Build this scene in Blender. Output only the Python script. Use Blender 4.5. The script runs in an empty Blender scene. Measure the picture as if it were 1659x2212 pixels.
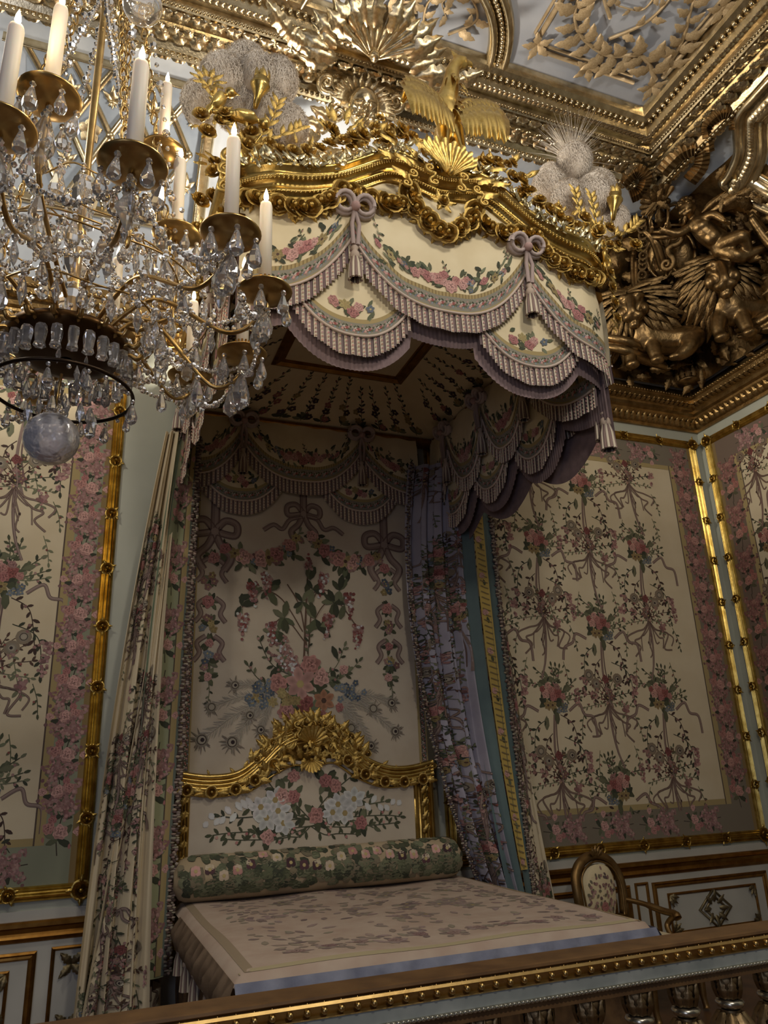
import bpy, bmesh, math, random
import numpy as np
from mathutils import Vector, Matrix

random.seed(7)
RNG = np.random.default_rng(7)
SC = bpy.context.scene
COL = SC.collection
PI = math.pi
XR = 5.84                      # right wall
CEIL = 6.93

# ------------------------------------------------------------------ camera
def cam_matrix(pit, yaw, rol):
    f = np.array([math.sin(yaw) * math.cos(pit), math.cos(yaw) * math.cos(pit), math.sin(pit)])
    r = np.cross(f, [0, 0, 1]); r /= np.linalg.norm(r)
    u = np.cross(r, f)
    r2 = math.cos(rol) * r + math.sin(rol) * u
    u2 = -math.sin(rol) * r + math.cos(rol) * u
    m = Matrix.Identity(4)
    for i in range(3):
        m[i][0], m[i][1], m[i][2] = r2[i], u2[i], -f[i]
    return m
cd = bpy.data.cameras.new('camera')
cd.sensor_fit = 'VERTICAL'; cd.sensor_height = 24.0; cd.sensor_width = 18.0
cd.lens = 1640.0 * 24.0 / 2212.0
cd.clip_start = 0.05
cam = bpy.data.objects.new('camera', cd); COL.objects.link(cam)
cam.matrix_world = Matrix.Translation((0, -5.6, 1.6)) @ cam_matrix(*[math.radians(a) for a in (18.82, 21.83, -2.30)])
SC.camera = cam

# ------------------------------------------------------------------ world, lights, exposure
SC.view_settings.view_transform = 'Standard'
SC.view_settings.look = 'None'
SC.view_settings.gamma = 1.0
SC.view_settings.use_curve_mapping = False
SC.view_settings.exposure = 0.14
w = bpy.data.worlds.new('world'); SC.world = w; w.use_nodes = True
bg = w.node_tree.nodes['Background']
bg.inputs[0].default_value = (0.92, 0.88, 0.85, 1); bg.inputs[1].default_value = 0.020

def lamp(name, kind, loc, energy, color, size=0.3, target=None, **kw):
    d = bpy.data.lights.new(name, kind); d.energy = energy; d.color = color
    if kind == 'AREA':
        d.size = size
        if 'size_y' in kw: d.shape = 'RECTANGLE'; d.size_y = kw['size_y']
    else:
        d.shadow_soft_size = size
    if kind == 'SPOT':
        d.spot_size = kw.get('spot', 1.2); d.spot_blend = 0.7
    o = bpy.data.objects.new(name, d); COL.objects.link(o); o.location = loc
    if target is not None:
        o.rotation_euler = (Vector(target) - Vector(loc)).to_track_quat('-Z', 'Y').to_euler()
    return o
WARM = (1.0, 0.80, 0.55)
# the second chandelier further back in the room
lamp('far_chandelier_light', 'POINT', (1.0, -6.6, 4.75), 165, (1.0, 0.91, 0.78), 0.2)
# up-lights standing on the canopy roof and on the cornice of the left part of the room
lamp('canopy_roof_uplight', 'POINT', (1.35, -0.75, 5.15), 150, (1.0, 0.91, 0.76), 0.12)
lamp('cornice_uplight', 'POINT', (-1.6, -2.2, 5.3), 95, (1.0, 0.91, 0.76), 0.2)
lamp('ceiling_fill_light', 'POINT', (2.3, -4.7, 5.75), 120, (1.0, 0.91, 0.78), 0.25)  # added fill lamp in mid-air to brighten the flat ceiling; no fixture here
# daylight from the window side, behind and left of the visitor
lamp('window_daylight', 'AREA', (-2.6, -8.2, 2.3), 42, (0.66, 0.74, 1.0), 1.4, target=(0.9, -1.5, 1.0), size_y=2.6)

# ------------------------------------------------------------------ mesh builder
def rgb(r, g, b):
    f = lambda c: (c / 255 / 12.92) if c <= 10.3 else ((c / 255 + 0.055) / 1.055) ** 2.4
    return (f(r), f(g), f(b))

class MB:
    def __init__(s): s.v = []; s.f = []; s.c = []; s.n = 0
    def add(s, V, *Fs, col=(1, 1, 1), M=None):
        V = np.asarray(V, float).reshape(-1, 3)
        if M is not None: V = V @ M[:3, :3].T + M[:3, 3]
        for F in Fs:
            F = np.asarray(F, np.int64)
            if F.size: s.f.append(F + s.n)
        c = np.asarray(col, float)
        s.c.append(np.tile(c, (len(V), 1)) if c.ndim == 1 else c)
        s.v.append(V); s.n += len(V)
        return s
    def merge(s, o, M=None, col=None):
        V = np.concatenate(o.v)
        if M is not None: V = V @ M[:3, :3].T + M[:3, 3]
        for F in o.f: s.f.append(F + s.n)
        C = np.concatenate(o.c)
        if col is not None: C = np.tile(np.asarray(col, float), (len(V), 1))
        s.v.append(V); s.c.append(C); s.n += len(V)
        return s
    def mesh(s, name, mat, smooth=True, off=(0, 0, 0), auto=None):
        V = np.concatenate(s.v) - np.asarray(off, float)
        loops = np.concatenate([F.ravel() for F in s.f])
        sizes = np.concatenate([np.full(len(F), F.shape[1]) for F in s.f])
        starts = np.concatenate([[0], np.cumsum(sizes)[:-1]])
        me = bpy.data.meshes.new(name)
        me.vertices.add(len(V)); me.vertices.foreach_set('co', V.ravel())
        me.loops.add(len(loops)); me.loops.foreach_set('vertex_index', loops.astype(np.int32))
        me.polygons.add(len(sizes)); me.polygons.foreach_set('loop_start', starts.astype(np.int32))
        me.polygons.foreach_set('use_smooth', np.full(len(sizes), bool(smooth)))
        me.update(calc_edges=True)
        a = me.color_attributes.new('Col', 'FLOAT_COLOR', 'POINT')
        C = np.concatenate(s.c); a.data.foreach_set('color', np.c_[C, np.ones(len(C))].ravel())
        me.materials.append(mat)
        return me

ORG = {}
def thing(name, label, cat, loc=(0, 0, 0), group=None):
    o = bpy.data.objects.new(name, None); COL.objects.link(o)
    o.location = loc; o.empty_display_size = 0.1
    o['label'] = label; o['category'] = cat
    if group: o['group'] = group
    ORG[o.name] = Vector(loc)
    return o
def part(name, mb, mat, parent=None, smooth=True, kind=None, label=None, cat=None, group=None):
    org = ORG[parent.name] if parent is not None else Vector((0, 0, 0))
    me = mb if isinstance(mb, bpy.types.Mesh) else mb.mesh(name, mat, smooth, org)
    o = bpy.data.objects.new(name, me); COL.objects.link(o)
    if parent is not None: o.parent = parent
    ORG[o.name] = org
    if kind: o['kind'] = kind
    if label: o['label'] = label
    if cat: o['category'] = cat
    if group: o['group'] = group
    return o
def inst(name, me, parent, M, label=None):
    o = bpy.data.objects.new(name, me); COL.objects.link(o)
    org = ORG[parent.name]
    o.parent = parent
    mm = Matrix([list(r) for r in M])
    o.matrix_basis = Matrix.Translation(-org) @ mm
    ORG[o.name] = org
    if label: o['label'] = label
    return o
def sub_inst(name, me, parent_part):
    """a sub-part sharing the frame of its part"""
    o = bpy.data.objects.new(name, me); COL.objects.link(o); o.parent = parent_part; ORG[o.name] = ORG[parent_part.name]; return o
def struct(name, mb, mat, smooth=False, parent=None):
    o = part(name, mb, mat, parent, smooth)
    if parent is None: o['kind'] = 'structure'
    return o

# transforms as 4x4 numpy
def fr(loc, n, up=(0, 0, 1), s=1.0, spin=0.0):
    n = np.array(n, float); n /= np.linalg.norm(n)
    up = np.array(up, float); x = np.cross(up, n)
    if np.linalg.norm(x) < 1e-6: x = np.cross((0, 1, 0.01), n)
    x /= np.linalg.norm(x); y = np.cross(n, x)
    c, q = math.cos(spin), math.sin(spin)
    x, y = c * x + q * y, -q * x + c * y
    s = np.array(s, float) * np.ones(3)
    m = np.eye(4); m[:3, 0] = x * s[0]; m[:3, 1] = y * s[1]; m[:3, 2] = n * s[2]; m[:3, 3] = loc
    return m
def T(x=0, y=0, z=0):
    m = np.eye(4); m[:3, 3] = (x, y, z); return m
def Sc(x, y=None, z=None):
    return np.diag([x, x if y is None else y, x if z is None else z, 1.0])
def Rot(ax, a):
    return np.array(Matrix.Rotation(a, 4, ax))

# ------------------------------------------------------------------ primitive shapes
def grid_faces(nu, nv, cu=False, cv=False):
    a = np.arange(nu * nv).reshape(nu, nv)
    if cu: a = np.vstack([a, a[:1]])
    if cv: a = np.hstack([a, a[:, :1]])
    return np.stack([a[:-1, :-1], a[1:, :-1], a[1:, 1:], a[:-1, 1:]], -1).reshape(-1, 4)
def surf(P, nu, nv, u0=0, u1=1, v0=0, v1=1):
    u, v = np.meshgrid(np.linspace(u0, u1, nu), np.linspace(v0, v1, nv), indexing='ij')
    return P(u.ravel(), v.ravel()), grid_faces(nu, nv)
def lathe(prof, n=16):
    p = np.array(prof, float); a = np.linspace(0, 2 * PI, n, endpoint=False)
    V = np.stack([p[:, 0][:, None] * np.cos(a), p[:, 0][:, None] * np.sin(a), np.repeat(p[:, 1][:, None], n, 1)], -1).reshape(-1, 3)
    return V, grid_faces(len(p), n, cv=True)
def crom(pts, n=8, closed=False):
    P = np.array(pts, float); out = []
    m = len(P); rng = range(m if closed else m - 1)
    for i in rng:
        if closed: p0, p1, p2, p3 = P[i - 1], P[i], P[(i + 1) % m], P[(i + 2) % m]
        else: p0, p1, p2, p3 = P[max(i - 1, 0)], P[i], P[i + 1], P[min(i + 2, m - 1)]
        for t in np.linspace(0, 1, n, endpoint=False):
            out.append(0.5 * ((2 * p1) + (-p0 + p2) * t + (2 * p0 - 5 * p1 + 4 * p2 - p3) * t * t + (-p0 + 3 * p1 - 3 * p2 + p3) * t ** 3))
    if not closed: out.append(P[-1])
    return np.array(out)
def tube(path, r, n=8, flat=1.0, up=None):
    P = np.array(path, float); m = len(P)
    r = np.ones(m) * np.array(r, float)
    t = np.gradient(P, axis=0); t /= np.linalg.norm(t, axis=1)[:, None] + 1e-12
    x = np.cross(t[0], up if up is not None else (0.3, 0.2, 1.0)); x /= np.linalg.norm(x) + 1e-9
    a = np.linspace(0, 2 * PI, n, endpoint=False); V = []
    for i in range(m):
        x = x - t[i] * np.dot(x, t[i]); x /= np.linalg.norm(x) + 1e-9
        y = np.cross(t[i], x)
        V.append(P[i] + r[i] * (np.cos(a)[:, None] * x + flat * np.sin(a)[:, None] * y))
    V = np.concatenate(V); F = grid_faces(m, n, cv=True)
    k = len(V); V = np.vstack([V, P[:1], P[-1:]])
    i = np.arange(n); j = (i + 1) % n
    caps = np.vstack([np.c_[np.full(n, k), j, i], np.c_[np.full(n, k + 1), (m - 1) * n + i, (m - 1) * n + j]])
    return V, F, caps
def box(x0, x1, y0, y1, z0, z1):
    V = np.array([[x, y, z] for x in (x0, x1) for y in (y0, y1) for z in (z0, z1)], float)
    return V, np.array([[0, 1, 3, 2], [4, 6, 7, 5], [0, 4, 5, 1], [2, 3, 7, 6], [0, 2, 6, 4], [1, 5, 7, 3]])
def ball(r=1.0, n=10, m=7):
    th = np.linspace(0.001, PI - 0.001, m)
    return lathe([(r * math.sin(t), -r * math.cos(t)) for t in th], n)
def sweep(P, outs, ups, prof, closed=False):
    """profile (a,b) carried along P: a on outs, b on ups"""
    P, outs, ups = (np.array(q, float) for q in (P, outs, ups)); pr = np.array(prof, float)
    V = P[:, None] + pr[None, :, 0:1] * outs[:, None] + pr[None, :, 1:2] * ups[:, None]
    return V.reshape(-1, 3), grid_faces(len(P), len(pr), cu=closed)
def frame_sweep(corners, n, prof, inward=False):
    """closed mitred moulding round planar corners; profile a = outward in plane, b = along n"""
    P = np.array(corners, float); n = np.array(n, float); m = len(P); outs = []
    c = P.mean(0)
    for i in range(m):
        d0 = P[i] - P[i - 1]; d1 = P[(i + 1) % m] - P[i]
        d0 /= np.linalg.norm(d0); d1 /= np.linalg.norm(d1)
        o0 = np.cross(d0, n); o1 = np.cross(d1, n)
        mid = (P[i] + P[(i + 1) % m]) / 2 - c
        if m <= 4 and np.dot(o1, mid) < 0: o0, o1 = -o0, -o1
        o = o0 + o1; o /= max(np.dot(o, o1), 0.2)
        outs.append(o)
    return sweep(P, outs, np.tile(n, (m, 1)), prof, True)

# ------------------------------------------------------------------ materials
def newmat(name):
    m = bpy.data.materials.new(name); m.use_nodes = True
    nt = m.node_tree; b = nt.nodes['Principled BSDF']
    return m, nt, b
def bump(nt, b, scale, strength, dist=0.002, detail=3, coords='Object', stretch=None):
    tc = nt.nodes.new('ShaderNodeTexCoord'); no = nt.nodes.new('ShaderNodeTexNoise')
    no.inputs['Scale'].default_value = scale; no.inputs['Detail'].default_value = detail
    bp = nt.nodes.new('ShaderNodeBump'); bp.inputs['Strength'].default_value = strength; bp.inputs['Distance'].default_value = dist
    src = tc.outputs[coords]
    if stretch:
        mp = nt.nodes.new('ShaderNodeMapping'); mp.inputs['Scale'].default_value = stretch
        nt.links.new(src, mp.inputs[0]); src = mp.outputs[0]
    nt.links.new(src, no.inputs['Vector']); nt.links.new(no.outputs[0], bp.inputs['Height']); nt.links.new(bp.outputs[0], b.inputs['Normal'])
    return no
def varied(nt, b, c0, c1, scale, detail=3):
    tc = nt.nodes.new('ShaderNodeTexCoord'); no = nt.nodes.new('ShaderNodeTexNoise')
    no.inputs['Scale'].default_value = scale; no.inputs['Detail'].default_value = detail
    rp = nt.nodes.new('ShaderNodeValToRGB')
    rp.color_ramp.elements[0].position = 0.35; rp.color_ramp.elements[1].position = 0.65
    rp.color_ramp.elements[0].color = (*c0, 1); rp.color_ramp.elements[1].color = (*c1, 1)
    nt.links.new(tc.outputs['Object'], no.inputs['Vector']); nt.links.new(no.outputs[0], rp.inputs[0]); nt.links.new(rp.outputs[0], b.inputs['Base Color'])
def gold(name, c0, c1, rough=0.32, bs=90, bstr=0.5, bd=0.002):
    m, nt, b = newmat(name)
    varied(nt, b, c0, c1, 14, 4); b.inputs['Metallic'].default_value = 0.94; b.inputs['Roughness'].default_value = rough
    bump(nt, b, bs, bstr, bd); return m
def plain(name, c, rough=0.7, metal=0.0, c1=None, vs=8, bs=None, bstr=0.2, bd=0.002, sheen=0, stretch=None):
    m, nt, b = newmat(name)
    b.inputs['Base Color'].default_value = (*c, 1); b.inputs['Roughness'].default_value = rough; b.inputs['Metallic'].default_value = metal
    if c1: varied(nt, b, c, c1, vs)
    if bs: bump(nt, b, bs, bstr, bd, stretch=stretch)
    if sheen: b.inputs['Sheen Weight'].default_value = sheen
    return m
def colattr(name, rough=0.8, bs=300, bstr=0.25, sheen=0.0, metal=0):
    m, nt, b = newmat(name)
    at = nt.nodes.new('ShaderNodeAttribute'); at.attribute_name = 'Col'
    nt.links.new(at.outputs['Color'], b.inputs['Base Color']); b.inputs['Roughness'].default_value = rough
    b.inputs['Metallic'].default_value = metal
    if sheen: b.inputs['Sheen Weight'].default_value = sheen
    if bs: bump(nt, b, bs, bstr, 0.001)
    return m
M_GOLD = gold('gilt_canopy', rgb(182, 150, 78), rgb(210, 180, 108), 0.30, 70, 0.5)
M_GOLDC = gold('gilt_ceiling', rgb(178, 160, 124), rgb(214, 198, 164), 0.24, 60, 0.45)
M_GOLDR = gold('gilt_relief', rgb(132, 106, 66), rgb(166, 138, 92), 0.36, 55, 0.7, 0.004)
M_GOLDB = gold('gilt_bronze', rgb(170, 138, 84), rgb(198, 166, 106), 0.3, 50, 0.15)
M_GOLDF = gold('gilt_frame', rgb(168, 136, 62), rgb(206, 176, 96), 0.30, 60, 0.3)
M_CREAM = plain('cream_silk', rgb(222, 208, 172), 0.75, 0, rgb(214, 198, 160), 6, 260, 0.25, 0.001, 0.1)
M_WALLSILK = plain('wall_silk', rgb(208, 194, 164), 0.7, 0, rgb(200, 184, 152), 3, 220, 0.3, 0.001, 0.1)
M_CLOTHP = plain('pale_mauve_cloth', rgb(198, 186, 166), 0.8, 0, rgb(190, 176, 156), 5, 240, 0.25, 0.001, 0.1)
M_LINING = plain('mauve_lining', rgb(132, 112, 112), 0.85, 0, rgb(118, 100, 100), 20, 200, 0.4, 0.001)
M_GREENLIN = plain('green_lining', rgb(122, 138, 116), 0.75, 0, rgb(110, 128, 108), 6, 200, 0.2)
M_BLUELIN = plain('blue_green_lining', rgb(92, 112, 112), 0.75, 0, rgb(84, 102, 104), 6, 200, 0.2)
M_PLASTER = plain('grey_green_plaster', rgb(176, 178, 164), 0.55, 0, rgb(166, 168, 154), 2, 40, 0.1)
M_WHITEWD = plain('white_painted_wood', rgb(188, 186, 176), 0.5, 0, rgb(176, 174, 164), 3, 40, 0.1)
M_CEILP = plain('pale_blue_ceiling_paint', rgb(172, 176, 184), 0.6, 0, rgb(150, 156, 168), 2.2, 30, 0.2)
M_COVEP = plain('pale_cove_paint', rgb(176, 182, 190), 0.6, 0, rgb(146, 154, 166), 3, 20, 0.3)
M_EMB = colattr('embroidery', 0.85)
M_FRINGE = colattr('fringe_threads', 0.8, 500, 0.3)
M_MARBLE = plain('grey_marble', rgb(168, 172, 164), 0.3, 0, rgb(140, 146, 140), 9)
M_BROWN = plain('dark_gilt_wood', rgb(112, 82, 48), 0.45, 0, rgb(88, 62, 36), 10, 30, 0.3)
M_DARK = plain('dark_cloth', rgb(34, 28, 26), 0.9)
M_FLOOR = plain('parquet_floor', rgb(96, 66, 40), 0.4, 0, rgb(74, 50, 30), 5)
M_WAX = plain('candle_wax', rgb(236, 226, 206), 0.5)
M_WAX.node_tree.nodes['Principled BSDF'].inputs['Subsurface Weight'].default_value = 0.15
M_PLUME = plain('ostrich_down', rgb(226, 216, 202), 0.95, 0, rgb(206, 194, 178), 6, sheen=0.4)
def glass(name, col, rough=0.02, ior=1.5, tw=1.0):
    m, nt, b = newmat(name)
    b.inputs['Base Color'].default_value = (*col, 1); b.inputs['Roughness'].default_value = rough
    b.inputs['Transmission Weight'].default_value = tw; b.inputs['IOR'].default_value = ior
    return m
M_GLASS = glass('cut_crystal', (0.95, 0.93, 0.91), 0.015, 1.52, 0.90)
M_ROCK = glass('rock_crystal', (0.84, 0.82, 0.86), 0.2, 1.45, 0.6)
bump(M_ROCK.node_tree, M_ROCK.node_tree.nodes['Principled BSDF'], 14, 0.9, 0.03)
def emit(name, col, s):
    m, nt, b = newmat(name)
    b.inputs['Emission Color'].default_value = (*col, 1); b.inputs['Emission Strength'].default_value = s
    b.inputs['Base Color'].default_value = (*col, 1)
    return m
M_FLAME = emit('candle_flame', (1.0, 0.80, 0.50), 14)
# ------------------------------------------------------------------ setting
XL, YF = -3.2, -8.0
struct('floor', MB().add(*box(XL, XR + 0.2, YF, 0.2, -0.1, 0.0)), M_FLOOR)
wall_back = struct('wall_back', MB().add(*box(XL, XR + 0.2, 0.0, 0.2, 0.0, 5.3)), M_PLASTER)
wall_right = struct('wall_right', MB().add(*box(XR, XR + 0.2, YF, 0.0, 0.0, 5.3)), M_PLASTER)
ceiling = struct('ceiling', MB().add(*box(XL, XR, YF, 0.0, CEIL, CEIL + 0.1)), M_CEILP)

CA, CB, CZ, C0 = 1.08, 1.43, 5.25, 0.12
def cove_dz(t): return C0 + CA * (1 - np.cos(t)), CZ + CB * np.sin(t)
def cove_n(t):
    n = np.stack([CB * np.cos(t), -CA * np.sin(t)], -1); return n / np.linalg.norm(n, axis=-1, keepdims=True)
def cove_back(x, t, h=0.0):
    x, t, h = np.broadcast_arrays(*(np.asarray(q, float) for q in (x, t, h)))
    d, z = cove_dz(t); n = cove_n(t)
    return np.stack([x, -(d + h * n[..., 0]), z + h * n[..., 1]], -1)
def cove_right(y, t, h=0.0):
    y, t, h = np.broadcast_arrays(*(np.asarray(q, float) for q in (y, t, h)))
    d, z = cove_dz(t); n = cove_n(t)
    return np.stack([XR - (d + h * n[..., 0]), y, z + h * n[..., 1]], -1)
def around(prof, x0=XL, y1=YF):
    """profile (d,z) run along the back wall and the right wall, mitred in the corner"""
    return sweep([(x0, 0, 0), (XR, 0, 0), (XR, y1, 0)], [(0, -1, 0), (-1, -1, 0), (-1, 0, 0)], [(0, 0, 1)] * 3, prof)
tt = np.linspace(0, PI / 2, 22)
d_, z_ = cove_dz(tt)
struct('ceiling_cove', MB().add(*around(list(zip(d_, z_)))), M_COVEP, True, ceiling)
trim_1 = struct('trim_1', MB().add(*around([(0, 4.84), (.025, 4.84), (.03, 4.87), (.05, 4.885), (.055, 4.93), (.085, 4.965), (.09, 4.985), (.12, 5.0), (.12, 5.035), (.135, 5.05), (.18, 5.075), (.185, 5.12), (.2, 5.13), (.2, 5.16), (.17, 5.18), (.13, 5.2), (.12, 5.26)])), M_GOLDR)
struct('beam_moulding', MB().add(*around([(1.19, 6.70), (1.16, 6.64), (1.2, 6.60), (1.26, 6.60), (1.29, 6.635), (1.30, 6.66), (1.35, 6.645), (1.39, 6.66), (1.40, 6.70), (1.43, 6.715), (1.50, 6.715), (1.52, 6.75), (1.53, 6.78), (1.57, 6.765), (1.61, 6.78), (1.63, 6.82), (1.64, 6.85), (1.68, 6.84), (1.72, 6.86), (1.735, 6.89), (1.75, 6.93)])), M_GOLDC, False, ceiling)
# rows of carved beads and leaves along the beams and the cornice (thousands: joined)
def bead_row(mb, d, z, r, step, xs=(-0.9, None), squash=1.0):
    V, F = ball(r, 6, 5); x1 = XR - d
    for x in np.arange(xs[0], x1, step): mb.add(V * (squash, 1, 1), F, M=T(x, -d, z))
    for y in np.arange(-d - step, -5.6, -step): mb.add(V * (1, squash, 1), F, M=T(XR - d, y, z))
def unit_leaf(nu=6, nv=5, L=1.0, W=0.5, curl=0.35, lobes=4, cup=0.12):
    u, v = np.meshgrid(np.linspace(0, 1, nu), np.linspace(-1, 1, nv), indexing='ij'); u, v = u.ravel(), v.ravel()
    wd = W * 0.5 * np.sin(PI * (0.06 + 0.94 * u) ** 0.75) * (1 - (0.34 * np.abs(np.cos(lobes * PI * u)) ** 3 if lobes else 0)) + 0.015
    z = 0.22 * np.sin(PI * u * 0.8) + cup * (1 - np.abs(v)) + curl * np.clip(u - 0.6, 0, 1) ** 2 * 3
    V = np.c_[v * wd, u * L - curl * np.clip(u - 0.75, 0, 1) ** 2 * 2, z]
    return V, grid_faces(nu, nv)
def leaf_row(mb, d, z, n_d, n_z, size, step, lean=0.0, xs=-0.9, alt=False):
    V, F = unit_leaf(10, 5, 1, .85, .3, 3); x1 = XR - d; k = 0
    for x in np.arange(xs, x1, step):
        k += 1; mb.add(V, F, M=fr((x, -d, z), (0, -n_d, n_z), (lean * (-1 if (k % 2 and alt) else 1), -.35, 1), size))
    for y in np.arange(-d - step / 2, -5.6, -step):
        k += 1; mb.add(V, F, M=fr((XR - d, y, z), (-n_d, 0, n_z), (-.35, lean * (-1 if (k % 2 and alt) else 1), 1), size))
b1 = MB(); bead_row(b1, 1.245, 6.59, .017, .042)
bead_row(b1, 1.52, 6.735, .012, .028); bead_row(b1, 1.665, 6.835, .024, .056, squash=.8)
o = part('bead_row', b1, M_GOLDC, ceiling, kind='stuff')
b1 = MB(); leaf_row(b1, 1.17, 6.60, .8, -.6, .095, .055, .3, alt=True); leaf_row(b1, 1.31, 6.625, .5, -.85, .10, .06, .5, alt=True); leaf_row(b1, 1.44, 6.70, .1, -1, .11, .06, .6, alt=True); leaf_row(b1, 1.36, 6.645, .3, -.95, .08, .05, -.4, alt=True); leaf_row(b1, 1.58, 6.765, .2, -1, .07, .045, .5)
part('leaf_row', b1, M_GOLDC, ceiling, kind='stuff')
b1 = MB(); leaf_row(b1, .035, 4.87, 1, -.2, .10, .07); leaf_row(b1, .14, 5.045, .7, -.7, .07, .06); bead_row(b1, .2, 5.145, .014, .034)
part('leaf_row', b1, M_GOLDR, trim_1, kind='stuff')

# ------------------------------------------------------------------ ornament library (unit meshes, face +z)
def leaf_mb(**k): return MB().add(*unit_leaf(**k))
def rose_mb():
    """full-blown rose: rings of cupped, rolled petals round a bud"""
    m = MB(); V, F = ball(.27, 9, 6); m.add(V * (1, 1, 1.2) + (0, 0, .62), F)
    for ring, (n, R, H, lean) in enumerate(((3, .32, .80, .0), (5, .58, .70, .06), (6, .86, .54, .13), (5, 1.0, .30, .22))):
        for i in range(n):
            a0 = 2 * PI * (i + .5 * ring) / n
            def P(u, v):
                v = (v - .5) * 2; uu = u * (1 - .22 * v * v); ph = a0 + v * PI / n * 1.3
                rho = R * (.30 + .70 * np.sin(uu * 1.45)) + lean * .5 * uu ** 4 + .05 * v
                return np.c_[rho * np.cos(ph), rho * np.sin(ph), .05 + H * uu - lean * .9 * uu ** 5]
            V, F = surf(P, 5, 5); m.add(V, F)
    return m
def flower_mb(n=5):
    m = MB(); V, F = ball(.22, 7, 4); m.add(V + (0, 0, .12), F)
    for i in range(n):
        V, F = unit_leaf(4, 3, .95, .9, -.1, 0); m.add(V * (1, 1, .5), F, M=Rot('Z', 2 * PI * i / n))
    return m
def shell_mb(ribs=9, spread=2.6):
    nu, nv = 10, ribs * 6 + 1
    u, a = np.meshgrid(np.linspace(.12, 1, nu), np.linspace(-spread / 2, spread / 2, nv), indexing='ij'); u, a = u.ravel(), a.ravel()
    rib = 2 * np.abs(np.sin((a / spread + .5) * ribs * PI)) ** .8 - 1
    R = u * (1 + .06 * rib * u) * (1 - .12 * (a / spread * 2) ** 2)
    z = .38 * np.sin(u * 1.9) + .07 * rib * u + .16 * np.clip(u - .8, 0, 1) * 3
    m = MB().add(np.c_[R * np.sin(a), R * np.cos(a), z], grid_faces(nu, nv))
    V, F = ball(.14, 8, 5); m.add(V + (0, .04, .2), F); return m
def spiral(turns=1.6, r0=.5, r1=.08, n=26):
    t = np.linspace(0, 1, n); a = t * turns * 2 * PI; r = r0 * (r1 / r0) ** t
    return np.c_[r * np.sin(a), -r * np.cos(a) + 0, 0 * t]
def scroll_mb(r=.13):
    """C-scroll 2 units tall: two volutes joined by a bowed back"""
    s = spiral(); up = s * (1, 1, 1) + (0, .5, 0)
    mid = np.array([[-.12, -.25, .0], [-.2, 0, .05], [-.12, .25, 0]])
    lo = (s * (1, -1, 1) + (0, -.5, 0))
    p = np.vstack([lo[::-1], [[-.18, -.1, .1]], [[-.22, 0, .12]], [[-.18, .1, .1]], up]) if False else np.vstack([(s * (1, 1, 1) + (0, .75, 0))[::-1][:-1], crom([(0, .25, 0), (-.18, 0, .08), (0, -.25, 0)], 4), (s * (1, -1, 1) + (0, -.75, 0))[1:]])
    n = len(p); rr = r * (.45 + .75 * np.sin(np.linspace(0, PI, n)))
    return MB().add(*tube(p, rr, 8, 1.0))
def shared(name, mb, mat, smooth=True): return mb.mesh(name, mat, smooth)
LEAF, ROSE, FLOW, SHELL, SCROLL = leaf_mb(nu=15, lobes=4, curl=.28), rose_mb(), flower_mb(), shell_mb(), scroll_mb()
LEAF2 = leaf_mb(nu=5, nv=3, W=.38, curl=.15, lobes=0)

# ------------------------------------------------------------------ flat ceiling: compartments with arc moulding and foliage
c_, r_ = np.array([1.85, -1.55]), .845
ang = np.linspace(-.18, -PI + .18, 30)
pth = np.c_[c_[0] + r_ * np.cos(ang), c_[1] + r_ * np.sin(ang), np.full(30, CEIL)]
outs = np.c_[np.cos(ang), np.sin(ang), 0 * ang]
struct('arc_moulding', MB().add(*sweep(pth, outs, np.tile((0, 0, -1), (30, 1)), [(-.10, 0), (-.09, .06), (-.06, .085), (-.035, .07), (-.03, .03), (.03, .03), (.035, .06), (.06, .075), (.09, .05), (.10, 0)])), M_GOLDC, True, ceiling)
b1 = MB(); V, F = ball(.023, 6, 5)
for a in np.linspace(ang[0], ang[-1], 62): b1.add(V, F, M=T(c_[0] + r_ * math.cos(a), c_[1] + r_ * math.sin(a), CEIL - .045))
part('bead_row', b1, M_GOLDC, ceiling, kind='stuff')
M_CEILORN = gold('ceiling_foliage_gilding', rgb(176, 152, 114), rgb(200, 178, 142), .5, 50, .4)
M_CEILORN.node_tree.nodes['Principled BSDF'].inputs['Metallic'].default_value = .4
DN = (0, 0, -1)
leaf_c = shared('foliage_leaf', leaf_mb(nu=13, nv=5, W=.55, curl=.12, lobes=3, cup=.05), M_CEILORN); flow_c = shared('foliage_flower', FLOW, M_CEILORN)
stem = MB()
def branch(pts, rad=.02, leaf=.17, step=.06, name='foliage_leaf'):
    p = crom([(x, y, CEIL - .02) for x, y in pts], 10); stem.add(*tube(p, np.linspace(rad, rad * .4, len(p)), 6))
    L = np.r_[0, np.cumsum(np.linalg.norm(np.diff(p, axis=0), axis=1))]; k = 0
    for s in np.arange(step, L[-1], step):
        i = min(np.searchsorted(L, s), len(p) - 1); t = p[i] - p[i - 1]; k += 1
        sd = np.cross(t / np.linalg.norm(t), DN) * (1 if k % 2 else -1)
        inst(name, leaf_c, ceiling, fr(p[i] + (0, 0, .005), DN, t / np.linalg.norm(t) * .8 + sd, leaf * random.uniform(1.0, 1.4) * (1 - .35 * s / L[-1])))
branch([(4.0, -2.02), (3.75, -2.16), (3.45, -2.08), (3.1, -2.2), (2.95, -2.5), (2.9, -2.9)], .022, .2)
branch([(4.02, -2.1), (3.95, -2.4), (3.8, -2.7), (3.75, -3.1)], .02, .16)
branch([(3.3, -2.35), (3.1, -2.55), (3.2, -2.8), (3.45, -2.75), (3.5, -2.5), (3.3, -2.45)], .016, .10, .1)
branch([(3.4, -2.2), (3.6, -2.45), (3.6, -2.8), (3.4, -3.0)], .016, .1, .1)
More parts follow.
